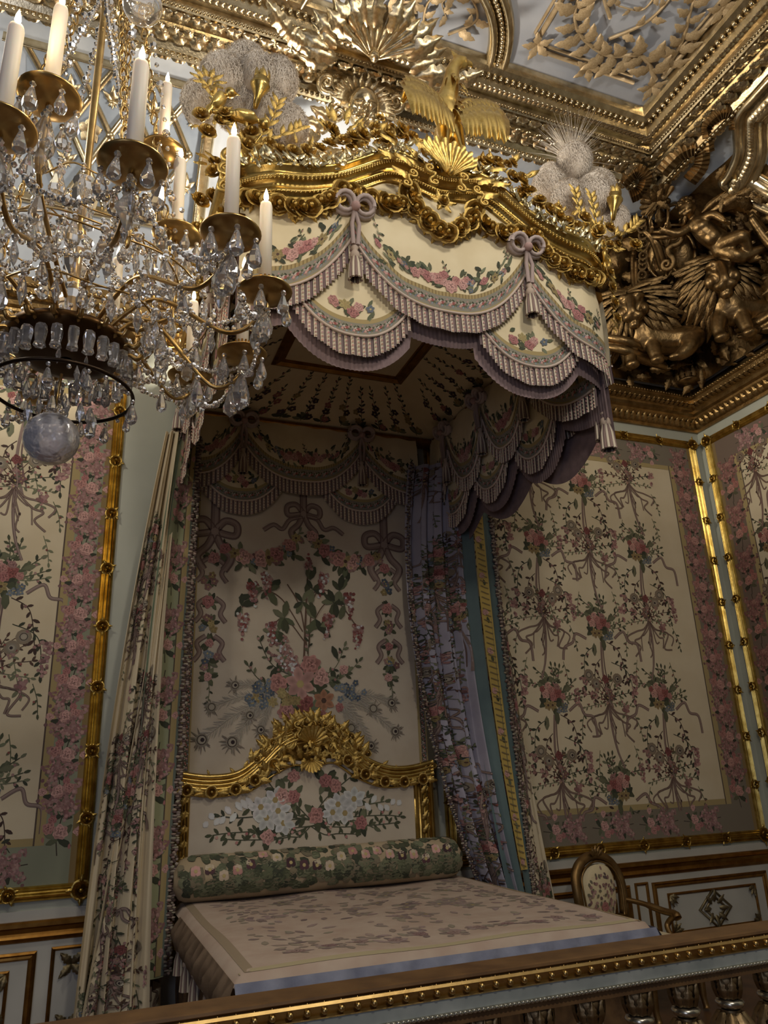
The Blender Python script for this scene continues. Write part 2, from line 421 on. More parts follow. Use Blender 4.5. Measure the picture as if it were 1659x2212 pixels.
for q in ([(2.2, -1.82), (2.35, -2.0), (2.2, -2.15), (2.05, -2.05), (2.12, -1.95)], [(2.0, -1.8), (1.95, -2.0), (2.05, -2.2), (1.9, -2.3)], [(1.9, -1.9), (1.7, -2.1), (1.55, -2.0), (1.4, -1.85)]):
    branch(q, .012, .11, .07)
inst('foliage_rosette', flow_c, ceiling, fr((1.78, -1.86, CEIL - .02), DN, (0, 1, 0), .17))
inst('foliage_rosette', flow_c, ceiling, fr((1.78, -1.86, CEIL - .05), DN, (0.4, 1, 0), .10))
part('foliage_stem', stem, M_CEILORN, ceiling)
b1 = MB()
for q in ([(2.85, -3.4), (2.88, -2.0), (2.98, -1.93), (3.85, -1.93)], [(4.05, -2.05), (4.06, -3.6)]):
    p = np.array([(x, y, CEIL - .01) for x, y in q]); b1.add(*tube(p, .022, 8, .8))
    b1.add(*tube(p + (-.05, -.05, 0), .012, 6))
part('inner_border', b1, M_CEILORN, ceiling)
for x, y in ((2.9, -1.97), (4.02, -1.95), (3.4, -1.93), (4.06, -2.7), (2.87, -2.7)):
    for k in range(5): inst('foliage_leaf', leaf_c, ceiling, fr((x, y, CEIL - .01), DN, (math.cos(k * 1.26 + x), math.sin(k * 1.26 + x), 0), .13))

# ------------------------------------------------------------------ lattice panel on the cove, left of the cartouche
lat = struct('lattice_field', MB().add(*surf(lambda u, v: cove_back(-.75 + 1.33 * u, .50 + .84 * v, .006), 8, 12)), plain('lattice_blue_ground', rgb(138, 148, 160), .6, 0, rgb(122, 132, 146), 6), True, ceiling)
ribs = MB(); nodes = []
PX, PT = .30, .245
def rib(a, b, w=.025, h=.026):
    n = 8; q = np.linspace(0, 1, n)
    x = a[0] + (b[0] - a[0]) * q; t = a[1] + (b[1] - a[1]) * q
    dx, dt = b[0] - a[0], (b[1] - a[1]) * 1.3; L = math.hypot(dx, dt); px, pt = -dt / L * w, dx / L * w / 1.3
    V = np.concatenate([cove_back(x - px, t - pt, .006), cove_back(x - px * .8, t - pt * .8, h), cove_back(x + px * .8, t + pt * .8, h), cove_back(x + px, t + pt, .006)])
    F = grid_faces(4, n); ribs.add(V, F)
for i in range(-1, 6):
    for j in range(0, 5):
        x, t = -.75 + i * PX + (j % 2) * PX / 2, .5 + j * PT * .84
        for sx in (-1, 1):
            x2, t2 = x + sx * PX / 2, t + PT * .84
            if -.76 < x < .59 and -.76 < x2 < .59 and t2 < 1.35: rib((x, t), (x2, t2))
        if -.7 < x < .57: nodes.append((x, t))
part('lattice_ribs', ribs, M_GOLDC, ceiling)
fl = MB()
for a, s in ((0, 1.0), (.85, .8), (-.85, .8), (PI, .45), (PI - .7, .4), (PI + .7, .4)): fl.merge(LEAF2, Rot('Z', a) @ Sc(s))
V, F = box(-.3, .3, -.06, .06, 0, .2); fl.add(V, F)
fleur = shared('fleur_de_lis', fl, M_GOLDC); ros_c = shared('rosette', FLOW, M_GOLDC); disc = shared('lattice_stud', MB().add(*lathe([(.03, 0), (.03, .02), (.018, .03), (.0, .03)], 10)), M_GOLDC)
def on_cove(x, t, h=.01):
    p = cove_back(x, t, h); q = cove_back(x, t + .01, h); n = cove_n(np.array(t)); return p, (0, -n[0], n[1]), q - p
for x, t in nodes:
    p, n, up = on_cove(x, t, .02); inst('lattice_stud', disc, ceiling, fr(p, n, up))
    for k, (dx, dt) in enumerate(((PX / 2, 0), )):
        if x + dx < .56 and t < 1.3:
            p, n, up = on_cove(x + dx, t, .008); j = round((t - .5) / (PT * .84))
            inst('fleur_de_lis' if j % 2 else 'rosette', fleur if j % 2 else ros_c, ceiling, fr(p, n, up, .125 if j % 2 else .10))
# gilt frame of the lattice
V = [cove_back(x, t, 0) for x, t in ((.58, .42), (.58, .6), (.58, .8), (.58, 1.0), (.58, 1.2), (.58, 1.36))]
b1 = MB(); b1.add(*sweep(V, [(1, 0, 0)] * 6, [on_cove(.58, t)[1] for t in (.42, .6, .8, 1.0, 1.2, 1.36)], [(-.05, 0), (-.05, .04), (-.02, .06), (0, .04), (.03, .05), (.05, .02), (.05, 0)]))
q = [cove_back(x, 1.36, 0) for x in np.linspace(-.9, .63, 8)]; n = on_cove(0, 1.36)[1]
b1.add(*sweep(q, [(0, 0, 1)] * 8, [n] * 8, [(-.05, 0), (-.05, .04), (-.02, .06), (0, .04), (.03, .05), (.05, .02), (.05, 0)]))
q = [cove_back(x, .46, 0) for x in np.linspace(-.9, .63, 8)]; n = on_cove(0, .46)[1]
b1.add(*sweep(q, [(0, 0, 1)] * 8, [n] * 8, [(-.05, 0), (-.05, .04), (-.02, .06), (0, .04), (.03, .05), (.05, .02), (.05, 0)]))
part('lattice_frame', b1, M_GOLDC, ceiling)
# curved medallion frame on the right cove
mp = crom([(4.60, -3.2, 6.62), (4.60, -2.7, 6.62), (4.62, -2.36, 6.62), (4.66, -2.18, 6.64), (4.80, -2.02, 6.63), (4.93, -1.88, 6.58), (5.0, -1.70, 6.54), (5.02, -1.60, 6.52), (5.20, -1.60, 6.44), (5.42, -1.72, 6.2), (5.58, -2.0, 5.9), (5.66, -2.6, 5.6)], 6)
cen = np.array([5.05, -2.9, 6.35]); nn = np.array([-.55, .0, -.83])
tg = np.gradient(mp, axis=0); ou = np.cross(tg, nn); ou /= np.linalg.norm(ou, axis=1)[:, None]
ou *= np.sign(np.sum(ou * (mp - cen), 1))[:, None]
b1 = MB().add(*sweep(mp, ou, np.tile(nn, (len(mp), 1)), [(.02, -.05), (.02, .05), (-.02, .09), (-.05, .07), (-.07, .03), (-.12, .05), (-.16, .09), (-.2, .06), (-.22, .03), (-.24, .05), (-.26, .02), (-.26, -.08)]))
V, F = unit_leaf(4, 3, 1, .8, .2, 0)
for i in range(0, len(mp), 1): b1.add(V, F, M=fr(mp[i] + nn * .06 - ou[i] * .10, nn, -ou[i] + .4 * tg[i] / np.linalg.norm(tg[i]), .07))
part('medallion_frame', b1, M_GOLDC, ceiling)
# slats of the fluted bands at the cove top are plain gilt; painted ground shows between

# ------------------------------------------------------------------ wainscot
def panel_frame(mb, x0, x1, z0, z1, y, prof, plane='back'):
    if plane == 'back': c = [(x0, y, z0), (x1, y, z0), (x1, y, z1), (x0, y, z1)]; n = (0, -1, 0)
    else: c = [(y, x0, z0), (y, x1, z0), (y, x1, z1), (y, x0, z1)]; n = (-1, 0, 0)
    mb.add(*frame_sweep(c, n, prof))
PF = [(.0, 0), (.0, .012), (-.012, .022), (-.022, .012), (-.035, .014), (-.045, .004), (-.045, 0)]
M_GILTDK = gold('dull_gilt_moulding', rgb(132, 92, 40), rgb(160, 118, 58), .36, 60, .25)
wains = struct('wainscot', MB().add(*box(XL, XR, -.02, 0, .12, .88)), M_WHITEWD, False, wall_back)
dado = MB(); dado.add(*sweep([(XL, 0, 0), (XR, 0, 0), (XR, YF, 0)], [(0, -1, 0), (-1, -1, 0), (-1, 0, 0)], [(0, 0, 1)] * 3, [(0, .825), (.045, .825), (.06, .815), (.06, .795), (.04, .785), (.03, .76), (.045, .735), (.03, .715), (.01, .70)]))
struct('trim_2', dado, M_GILTDK)
struct('baseboard_back', MB().add(*box(XL, XR, -.04, 0, 0, .13)), M_WHITEWD)
struct('wainscot', MB().add(*box(XR - .02, XR, YF, -.02, .12, .88)), M_WHITEWD, False, wall_right)
b1 = MB(); b2 = MB()
for x0, x1 in ((-1.6, -.12), (4.44, 5.66), (3.2, 4.22)):
    panel_frame(b1, x0, x1, .17, .66, -.02, PF)
    panel_frame(b2, x0 + .14, x1 - .14, .27, .57, -.02, [(0, 0), (0, .010), (-.01, .014), (-.02, .006), (-.02, 0)])
for x0, x1 in ((-.04, .2), (4.27, 4.40), (5.70, 5.83)): panel_frame(b2, x0, x1, .15, .67, -.02, [(0, 0), (0, .012), (-.01, .018), (-.022, .006), (-.022, 0)])
struct('panel_moulding', b1, M_GILTDK, False, wall_back); struct('panel_moulding', b2, M_GILTDK, False, wall_back)
M_GRILLE = gold('dull_grey_gilding', rgb(120, 108, 80), rgb(140, 126, 96), .5, 40, .4)
lf = shared('panel_leaf', LEAF, M_GRILLE)
for x0, x1 in ((-1.6, -.12), (4.44, 5.66)):
    xm, zm = (x0 + x1) / 2, .42
    if x0 > 0:
        b1 = MB()
        for k in (1.25, .85): b1.add(*frame_sweep([(xm, -.02, zm - .12 * k), (xm + .14 * k, -.02, zm), (xm, -.02, zm + .12 * k), (xm - .14 * k, -.02, zm)], (0, -1, 0), [(0, 0), (0, .014), (-.014, .014), (-.014, 0)]))
        for k in range(8):
            a = k * PI / 4; b1.merge(LEAF2, fr((xm + .045 * math.sin(a), -.022, zm + .05 * math.cos(a)), (0, -1, 0), (math.sin(a), 0, math.cos(a)), .09))
        part('diamond_ornament', b1, M_GRILLE, wall_back)
    for sx, cx in ((1, x0 + .16), (-1, x1 - .16)):
        for sz, cz in ((1, .29), (-1, .55)):
            for dx, dz in ((1, .2), (.2, 1), (.8, .8)): inst('panel_leaf', lf, wall_back, fr((cx, -.022, cz), (0, -1, 0), (sx * dx, 0, sz * dz), .085))
for z in (.25, .57):
    for k in range(4): inst('panel_leaf', lf, wall_back, fr((.08, -.022, z), (0, -1, 0), (math.cos(k * 1.57 + .8), 0, math.sin(k * 1.57 + .8)), .1))
# ------------------------------------------------------------------ embroidery: flat shapes stitched on a cloth surface P(u,v)
def jit(c, a=.12):
    f = 1 + random.uniform(-a, a)
    return tuple(max(0., x * f * (1 + random.uniform(-a, a) * .35)) for x in c)
PINK = [rgb(198, 130, 118), rgb(214, 154, 140), rgb(186, 110, 104)]
RED = [rgb(138, 60, 56), rgb(158, 76, 68)]
GRN = [rgb(78, 84, 52), rgb(98, 104, 68), rgb(62, 68, 46), rgb(120, 124, 86)]
YEL = [rgb(196, 172, 92), rgb(176, 150, 76)]
BLU = [rgb(112, 126, 140), rgb(134, 148, 160), rgb(90, 104, 122)]
LIL = [rgb(168, 118, 110), rgb(186, 138, 128), rgb(146, 96, 94)]
BRN = [rgb(92, 62, 46), rgb(76, 50, 40), rgb(112, 80, 58)]
WHT = [rgb(222, 222, 218), rgb(204, 206, 204)]
RIB = [rgb(150, 122, 110), rgb(168, 142, 128), rgb(122, 92, 86)]
ch = random.choice
class Mo:
    def __init__(s): s.V = []; s.L = []; s.C = []; s.F = []; s.n = 0
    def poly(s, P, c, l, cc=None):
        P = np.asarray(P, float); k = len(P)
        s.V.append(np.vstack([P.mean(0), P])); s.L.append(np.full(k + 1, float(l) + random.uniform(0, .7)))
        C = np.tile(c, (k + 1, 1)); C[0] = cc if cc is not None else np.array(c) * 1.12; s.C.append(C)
        i = np.arange(k); s.F.append(np.c_[np.zeros(k, int), i + 1, (i + 1) % k + 1] + s.n); s.n += k + 1
    def strip(s, P, w, c, l):
        P = np.asarray(P, float); t = np.gradient(P, axis=0); t /= np.linalg.norm(t, axis=1)[:, None] + 1e-9
        nrm = np.c_[-t[:, 1], t[:, 0]]; w = np.ones(len(P)) * w
        V = np.empty((2 * len(P), 2)); V[0::2] = P + nrm * w[:, None] / 2; V[1::2] = P - nrm * w[:, None] / 2
        i = np.arange(len(P) - 1) * 2
        s.V.append(V); s.L.append(np.full(len(V), float(l) + random.uniform(0, .3))); s.C.append(np.tile(c, (len(V), 1)))
        s.F.append(np.vstack([np.c_[i, i + 1, i + 3], np.c_[i, i + 3, i + 2]]) + s.n); s.n += len(V)
    def petal(s, x, y, a, L, W, c, l, cc=None):
        q = np.array([(0, 0), (.3, .42), (.68, .5), (1, .12), (1, -.12), (.68, -.5), (.3, -.42)]) * (L, W)
        ca, sa = math.cos(a), math.sin(a)
        s.poly(np.c_[x + q[:, 0] * ca - q[:, 1] * sa, y + q[:, 0] * sa + q[:, 1] * ca], c, l, cc)
    def disc(s, x, y, r, c, l, n=8, cc=None):
        a = np.arange(n) * 2 * PI / n; s.poly(np.c_[x + r * np.cos(a), y + r * np.sin(a)], c, l, cc)
    def leaf(s, x, y, a, L, l=1, c=None): s.petal(x, y, a, L, L * .42, jit(c or ch(GRN)), l)
    def flower(s, x, y, r, c, l=3, n=5, cen=None):
        a0 = random.random() * 6
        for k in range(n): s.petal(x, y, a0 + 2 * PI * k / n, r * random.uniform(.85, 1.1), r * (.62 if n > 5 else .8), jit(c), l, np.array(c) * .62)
        s.disc(x, y, r * .25, cen or ch(YEL), l + .5, 6)
    def rose(s, x, y, r, c=None, l=3):
        c = c or ch(PINK)
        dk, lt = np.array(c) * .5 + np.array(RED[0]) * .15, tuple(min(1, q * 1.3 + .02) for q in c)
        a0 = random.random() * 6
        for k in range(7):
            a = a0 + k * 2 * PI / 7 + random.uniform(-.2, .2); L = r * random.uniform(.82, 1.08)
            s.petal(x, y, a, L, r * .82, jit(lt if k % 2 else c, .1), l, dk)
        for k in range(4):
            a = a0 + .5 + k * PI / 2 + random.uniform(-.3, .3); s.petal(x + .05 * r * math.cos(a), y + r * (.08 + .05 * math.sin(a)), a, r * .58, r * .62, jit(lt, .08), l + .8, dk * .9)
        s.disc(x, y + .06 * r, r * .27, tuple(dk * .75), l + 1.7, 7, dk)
        for k in range(3): s.petal(x + random.uniform(-.12, .08) * r, y + random.uniform(-.08, .16) * r, a0 + k * 2.1, r * .27, r * .15, jit(lt), l + 2.5)
    def stem(s, pts, w, c, l=.5, n=6):
        p = crom([(a, b, 0) for a, b in pts], n)[:, :2]; s.strip(p, w, c, l); return p
    def sprig(s, pts, w=.006, leaf=.04, step=.03, c=None, berries=None, l=1):
        p = s.stem(pts, w, c or ch(GRN), l - .4); L = np.r_[0, np.cumsum(np.linalg.norm(np.diff(p, axis=0), axis=1))]; k = 0
        for q in np.arange(step * .6, L[-1] + 1e-6, step):
            i = min(np.searchsorted(L, q), len(p) - 1); t = p[i] - p[max(i - 1, 0)] if i else p[1] - p[0]; a = math.atan2(t[1], t[0]); k += 1
            s.leaf(p[i][0], p[i][1], a + (.9 if k % 2 else -.9), leaf * random.uniform(.75, 1.15), l, c)
            if berries and k % 3 == 0: s.disc(p[i][0] + random.uniform(-1, 1) * leaf * .5, p[i][1] + random.uniform(-1, 1) * leaf * .5, leaf * .22, jit(ch(berries)), l + .6, 6)
        s.leaf(p[-1][0], p[-1][1], math.atan2(*(p[-1] - p[-2])[::-1]), leaf, l, c)
    def cone(s, x, y, a, L, W, pal, n=34, r=.012, l=2):
        for k in range(n):
            q = math.sqrt(random.random()) ; u = 1 - q; v = random.uniform(-1, 1) * W * .5 * (1 - u) ** .7 if u < .97 else 0
            u *= L
            s.disc(x + u * math.cos(a) - v * math.sin(a), y + u * math.sin(a) + v * math.cos(a), r * random.uniform(.7, 1.25), jit(ch(pal), .18), l + random.random(), 5)
    def ribbon(s, pts, w, l=2, pal=RIB):
        p = s.stem(pts, w, pal[0], l, 7); q = np.linspace(0, 1, len(p))
        t = np.gradient(p, axis=0); t /= np.linalg.norm(t, axis=1)[:, None]; nr = np.c_[-t[:, 1], t[:, 0]]
        s.strip(p + nr * w * .42, w * .16, pal[2], l + .4); s.strip(p - nr * w * .42, w * .16, pal[2], l + .4); s.strip(p + nr * w * .1, w * .3, pal[1], l + .3)
    def eye(s, x, y, r, l=3, q=RIB):
        s.disc(x, y, r, rgb(150, 138, 116), l, 10); s.disc(x, y, r * .8, rgb(86, 72, 60), l + .4, 10); s.disc(x, y, r * .62, rgb(176, 164, 140), l + .7, 10); s.disc(x + r * .1, y, r * .33, rgb(52, 36, 40), l + 1, 8)
    def peacock(s, x0, y0, x1, y1, r, l=1):
        """feather from the quill (x0,y0) to its eye (x1,y1)"""
        p = s.stem([(x0, y0), ((x0 + x1) / 2, (y0 + y1) / 2 + .05), (x1, y1)], .006, rgb(178, 168, 148), l + .5); n = len(p)
        for i in range(1, n):
            t = p[i] - p[i - 1]; a = math.atan2(t[1], t[0])
            for k in range(3):
                for sd in (-1, 1):
                    s.petal(p[i][0] - t[0] * k / 3, p[i][1] - t[1] * k / 3, a + sd * random.uniform(.5, .8), r * random.uniform(1.2, 2.0), r * .11, jit(rgb(176, 166, 148), .12), l)
        a = math.atan2(*(p[-1] - p[-2])[::-1])
        for k in range(15): s.petal(x1, y1, a + random.uniform(-1.9, 1.9), r * random.uniform(1.5, 2.2), r * .2, jit(rgb(136, 122, 102), .2), l + .1)
        s.eye(x1, y1, r)
    def bouquet(s, x, y, R, k=1.0):
        for q in range(int(20 * k)): s.leaf(x + random.gauss(0, R * .35), y + random.gauss(0, R * .35), random.random() * 6.3, R * random.uniform(.4, .75), 1)
        for q in range(9):
            a = random.uniform(-.3, 3.5); s.sprig([(x, y), (x + R * .8 * math.cos(a), y + R * .9 * math.sin(a)), (x + R * 1.5 * math.cos(a + .15), y + R * 1.45 * math.sin(a + .15))], .004, R * .26, R * .2, None, LIL)
        for dx, dy, r, c in ((-.05, .3, .24, PINK[0]), (.32, .14, .26, RED[1]), (-.38, .12, .24, PINK[1]), (.05, -.02, .24, PINK[2]), (-.2, .5, .2, PINK[1]), (.3, .45, .2, LIL[0]), (-.55, .35, .18, RED[1]), (.58, .0, .18, PINK[0])): s.rose(x + dx * R, y + dy * R, R * r, c)
        for dx in (-.3, -.05): s.flower(x + dx * R, y - .42 * R, R * .26, ch(YEL), 3, 6, BRN[0])
        for q in range(9): s.flower(x + R * random.uniform(.25, .8), y + R * random.uniform(-.75, -.3), R * .13, ch(BLU), 3, 4)
    def compile(s):
        s.A = (np.concatenate(s.V), np.concatenate(s.L), np.concatenate(s.C), np.concatenate(s.F)); return s
class Emb:
    def __init__(s): s.V = []; s.L = []; s.C = []; s.F = []; s.n = 0
    def add(s, m, x=0, y=0, rot=0, sc=1, flip=False, tint=None):
        if not hasattr(m, 'A'): m.compile()
        V, L, C, F = m.A; V = V * (sc * (-1 if flip else 1), sc); c, q = math.cos(rot), math.sin(rot)
        s.V.append(np.c_[x + V[:, 0] * c - V[:, 1] * q, y + V[:, 0] * q + V[:, 1] * c]); s.L.append(L + random.uniform(0, .25)); s.C.append(C if tint is None else C * np.array(tint)); s.F.append(F + s.n); s.n += len(V)
        return s
    def band(s, u0, u1, v0, v1, c, nu=2, nv=2, lay=.2):
        u, v = np.meshgrid(np.linspace(u0, u1, nu), np.linspace(v0, v1, nv), indexing='ij'); F = grid_faces(nu, nv)
        s.V.append(np.c_[u.ravel(), v.ravel()]); s.L.append(np.full(nu * nv, lay)); s.C.append(np.tile(c, (nu * nv, 1)))
        s.F.append(np.vstack([F[:, :3], F[:, [0, 2, 3]]]) + s.n); s.n += nu * nv; return s
    def build(s, name, P, parent, clip=None, eps=.00035, base=.0015, mat=None, flipn=None, dirv=None):
        V, L, C, F = (np.concatenate(q) for q in (s.V, s.L, s.C, s.F))
        if clip is not None:
            V = np.c_[np.clip(V[:, 0], clip[0], clip[1]), np.clip(V[:, 1], clip[2], clip[3])]
            a = V[F]; ar = np.abs((a[:, 1, 0] - a[:, 0, 0]) * (a[:, 2, 1] - a[:, 0, 1]) - (a[:, 1, 1] - a[:, 0, 1]) * (a[:, 2, 0] - a[:, 0, 0])); F = F[ar > 1e-9]
        u, v = V[:, 0], V[:, 1]; h = 1e-3; p = P(u, v)
        n = np.cross(P(u + h, v) - P(u - h, v), P(u, v + h) - P(u, v - h)); n /= np.linalg.norm(n, axis=1)[:, None] + 1e-12
        C = .82 * (C * .74 + .26 * (C @ np.array((.3, .5, .2)))[:, None])
        if dirv is not None: flipn = float(np.dot(n.mean(0), dirv)) < 0
        elif flipn is None: flipn = float(np.mean(np.sum(n * (np.array((1.6, -6., 3.)) - p), 1))) < 0
        if flipn: n = -n
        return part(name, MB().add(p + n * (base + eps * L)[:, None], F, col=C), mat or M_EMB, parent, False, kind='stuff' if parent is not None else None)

# ------------------------------------------------------------------ motifs
def mo_border():
    """one repeat (.28 wide, .47 tall) of the pink lilac and rose border on green"""
    m = Mo()
    m.stem([(0, -.24), (.012, -.12), (-.01, 0), (.0, .12), (-.01, .24)], .007, rgb(70, 58, 44))
    for a, L, y in ((2.3, .15, .10), (.75, .16, .12), (2.75, .13, .02), (.45, .14, .03)): m.cone(0, y, a, L * 1.2, .12, LIL, 70, .012, 2)
    for y0 in (-.14, .0, .09):
        for a in (.5, 2.6, -.3, 3.5, 1.2, 2.0): m.leaf(random.uniform(-.02, .02), y0, a + random.uniform(-.3, .3), random.uniform(.07, .11), 1)
    m.rose(-.005, -.10, .052, PINK[1]); m.rose(.065, -.075, .042, PINK[0]); m.rose(.045, -.025, .03, PINK[2]); m.rose(-.118, -.10, .034, PINK[1])
    for x, y in ((.09, -.16), (-.09, .2), (-.07, -.17), (.08, .2)): m.petal(x, y, random.random() * 6, .035, .018, PINK[2], 2)
    return m.compile()
def mo_bouq():
    m = Mo(); m.bouquet(0, 0, .115, 1.3)
    m.ribbon([(-.1, -.08), (-.17, -.05), (-.2, -.1), (-.26, -.13), (-.28, -.2)], .016); m.ribbon([(.1, -.08), (.17, -.04), (.2, -.1), (.26, -.12), (.27, -.22)], .016)
    m.stem([(0, -.1), (-.02, -.3), (.015, -.48)], .014, RIB[0]); m.stem([(0.01, -.1), (.0, -.28), (.03, -.44)], .007, RIB[2])
    for x, y, a in ((-.14, -.22, -1.7), (.13, -.2, -1.4), (-.08, -.3, -1.8), (.17, -.32, -1.5), (.07, -.4, -1.3)):
        m.sprig([(x * .3, y + .1), (x * .8, y + .06), (x, y), (x + .1 * math.cos(a), y + .13 * math.sin(a))], .004, .034, .028, ch(GRN + BRN), LIL)
    for x, y in ((-.16, -.3), (.2, -.3), (.1, -.46), (-.1, -.38)): m.cone(x, y, -1.6, .11, .05, LIL, 16, .009)
    return m.compile()
def mo_tassel():
    m = Mo()
    for k in range(9):
        a = (k - 4) / 4.
        j1, j2 = random.uniform(-.025, .025), random.uniform(-.03, .03); m.ribbon([(0, 0), (a * .05 + j1 * .5, -.06), (a * .13, -.09 + j2 - .06 * (1 - abs(a))), (a * .20 + j1, -.13 + j2), (a * .17 + j2, -.20 + j1 * 2), (a * .22 + j1, -.24 + j2)][:random.choice((4, 5, 6, 6))], random.uniform(.007, .012), 2, [RIB[0], rgb(150, 120, 100), rgb(86, 60, 50)])
    m.ribbon([(0, 0), (.0, -.15), (.02, -.3), (.06, -.42)], .014); m.ribbon([(0, .14), (.012, .0), (.005, -.18), (.03, -.34)], .012)
    for k in range(8):
        a = PI / 2 + (k - 3.5) * .52; m.sprig([(0, .0), (.08 * math.cos(a), .02 + .1 * math.sin(a)), (.19 * math.cos(a), .02 + .17 * math.sin(a))], .004, .030, .026, ch(GRN + BRN), RED)
    for q in range(12): m.flower(random.gauss(0, .035), .06 + random.gauss(0, .04), .018, ch(LIL + BRN), 2, 4)
    m.rose(0, .16, .03, RED[0])
    for x, y in ((-.08, .13), (.1, .16), (-.13, .19)):
        m.stem([(0, .06), (x * .6, y * .9), (x, y)], .004, BRN[2]); m.disc(x, y, .04, rgb(150, 132, 104), 1.5, 10); m.eye(x, y, .026)
    for x in (-.24, .23): m.cone(x, .1, -1.6, .13, .055, LIL, 20, .01)
    for x, y in ((-.2, -.05), (.2, -.08), (-.12, -.3), (.16, -.28)): m.sprig([(x, y), (x * 1.15, y - .08), (x * 1.2, y - .15)], .004, .03, .028, ch(GRN), RED)
    return m.compile()
def mo_garland(W, sag, n=9, R=.045):
    m = Mo()
    for k in range(n * 5):
        u = random.uniform(-1, 1); x, y = u * W / 2, -sag * (1 - u * u) + random.gauss(0, R * .45)
        m.leaf(x, y, random.uniform(-2.6, -.5) if random.random() < .6 else random.random() * 6, R * random.uniform(.8, 1.5), 1)
    for k in range(n):
        u = -0.9 + 1.8 * k / (n - 1); x, y = u * W / 2, -sag * (1 - u * u); q = k % 4
        r = R * (1.15 - .45 * abs(u))
        if q in (0, 2): m.rose(x, y, r * .95)
        elif q == 1:
            m.flower(x, y, r * .8, ch(YEL), 3, 6, BRN[0]); m.flower(x + r * .7, y - r * .5, r * .5, ch(LIL), 3)
        else:
            for z in range(5): m.flower(x + random.gauss(0, r * .5), y + random.gauss(0, r * .5), r * .4, ch(BLU + LIL), 3, 4)
    for k in range(4):
        u = random.choice((-1, 1)) * random.uniform(.75, 1); m.sprig([(u * W * .45, -sag * .3), (u * W * .5, -sag * .1), (u * W * .54, sag * .12)], .004, R * .6, R * .5, None, RED)
    return m.compile()
def mo_frieze(n=7):
    """small repeat (unit .09 long along u) of the flower band on the valances"""
    m = Mo()
    m.disc(0, 0, .011, jit(RED[1]), 2, 6); m.disc(.012, .006, .008, LIL[1], 2.4, 5); m.disc(-.012, -.004, .007, PINK[1], 2.4, 5)
    for q in range(7): m.leaf(random.uniform(-.04, .04), random.uniform(-.03, .03), random.random() * 6, .022, .8); m.disc(random.uniform(-.04, .04), random.uniform(-.032, .032), .006, jit(ch(LIL + BLU + YEL)), 1.5, 5)
    for a in (.4, 2.7, 3.6, 5.8): m.leaf(0, 0, a, .034, 1)
    m.petal(.045, 0, .6, .022, .012, rgb(196, 188, 172), 2); m.petal(.045, 0, 2.4, .02, .011, rgb(178, 168, 150), 2); m.petal(.045, 0, -1.5, .02, .016, PINK[1], 2)
    return m.compile()
BORDER, BOUQ, TASSEL, FRIEZE = mo_border(), mo_bouq(), mo_tassel(), mo_frieze()
GRNBAND, YELBAND, OLIVE = rgb(150, 154, 120), rgb(184, 158, 84), rgb(150, 120, 52)

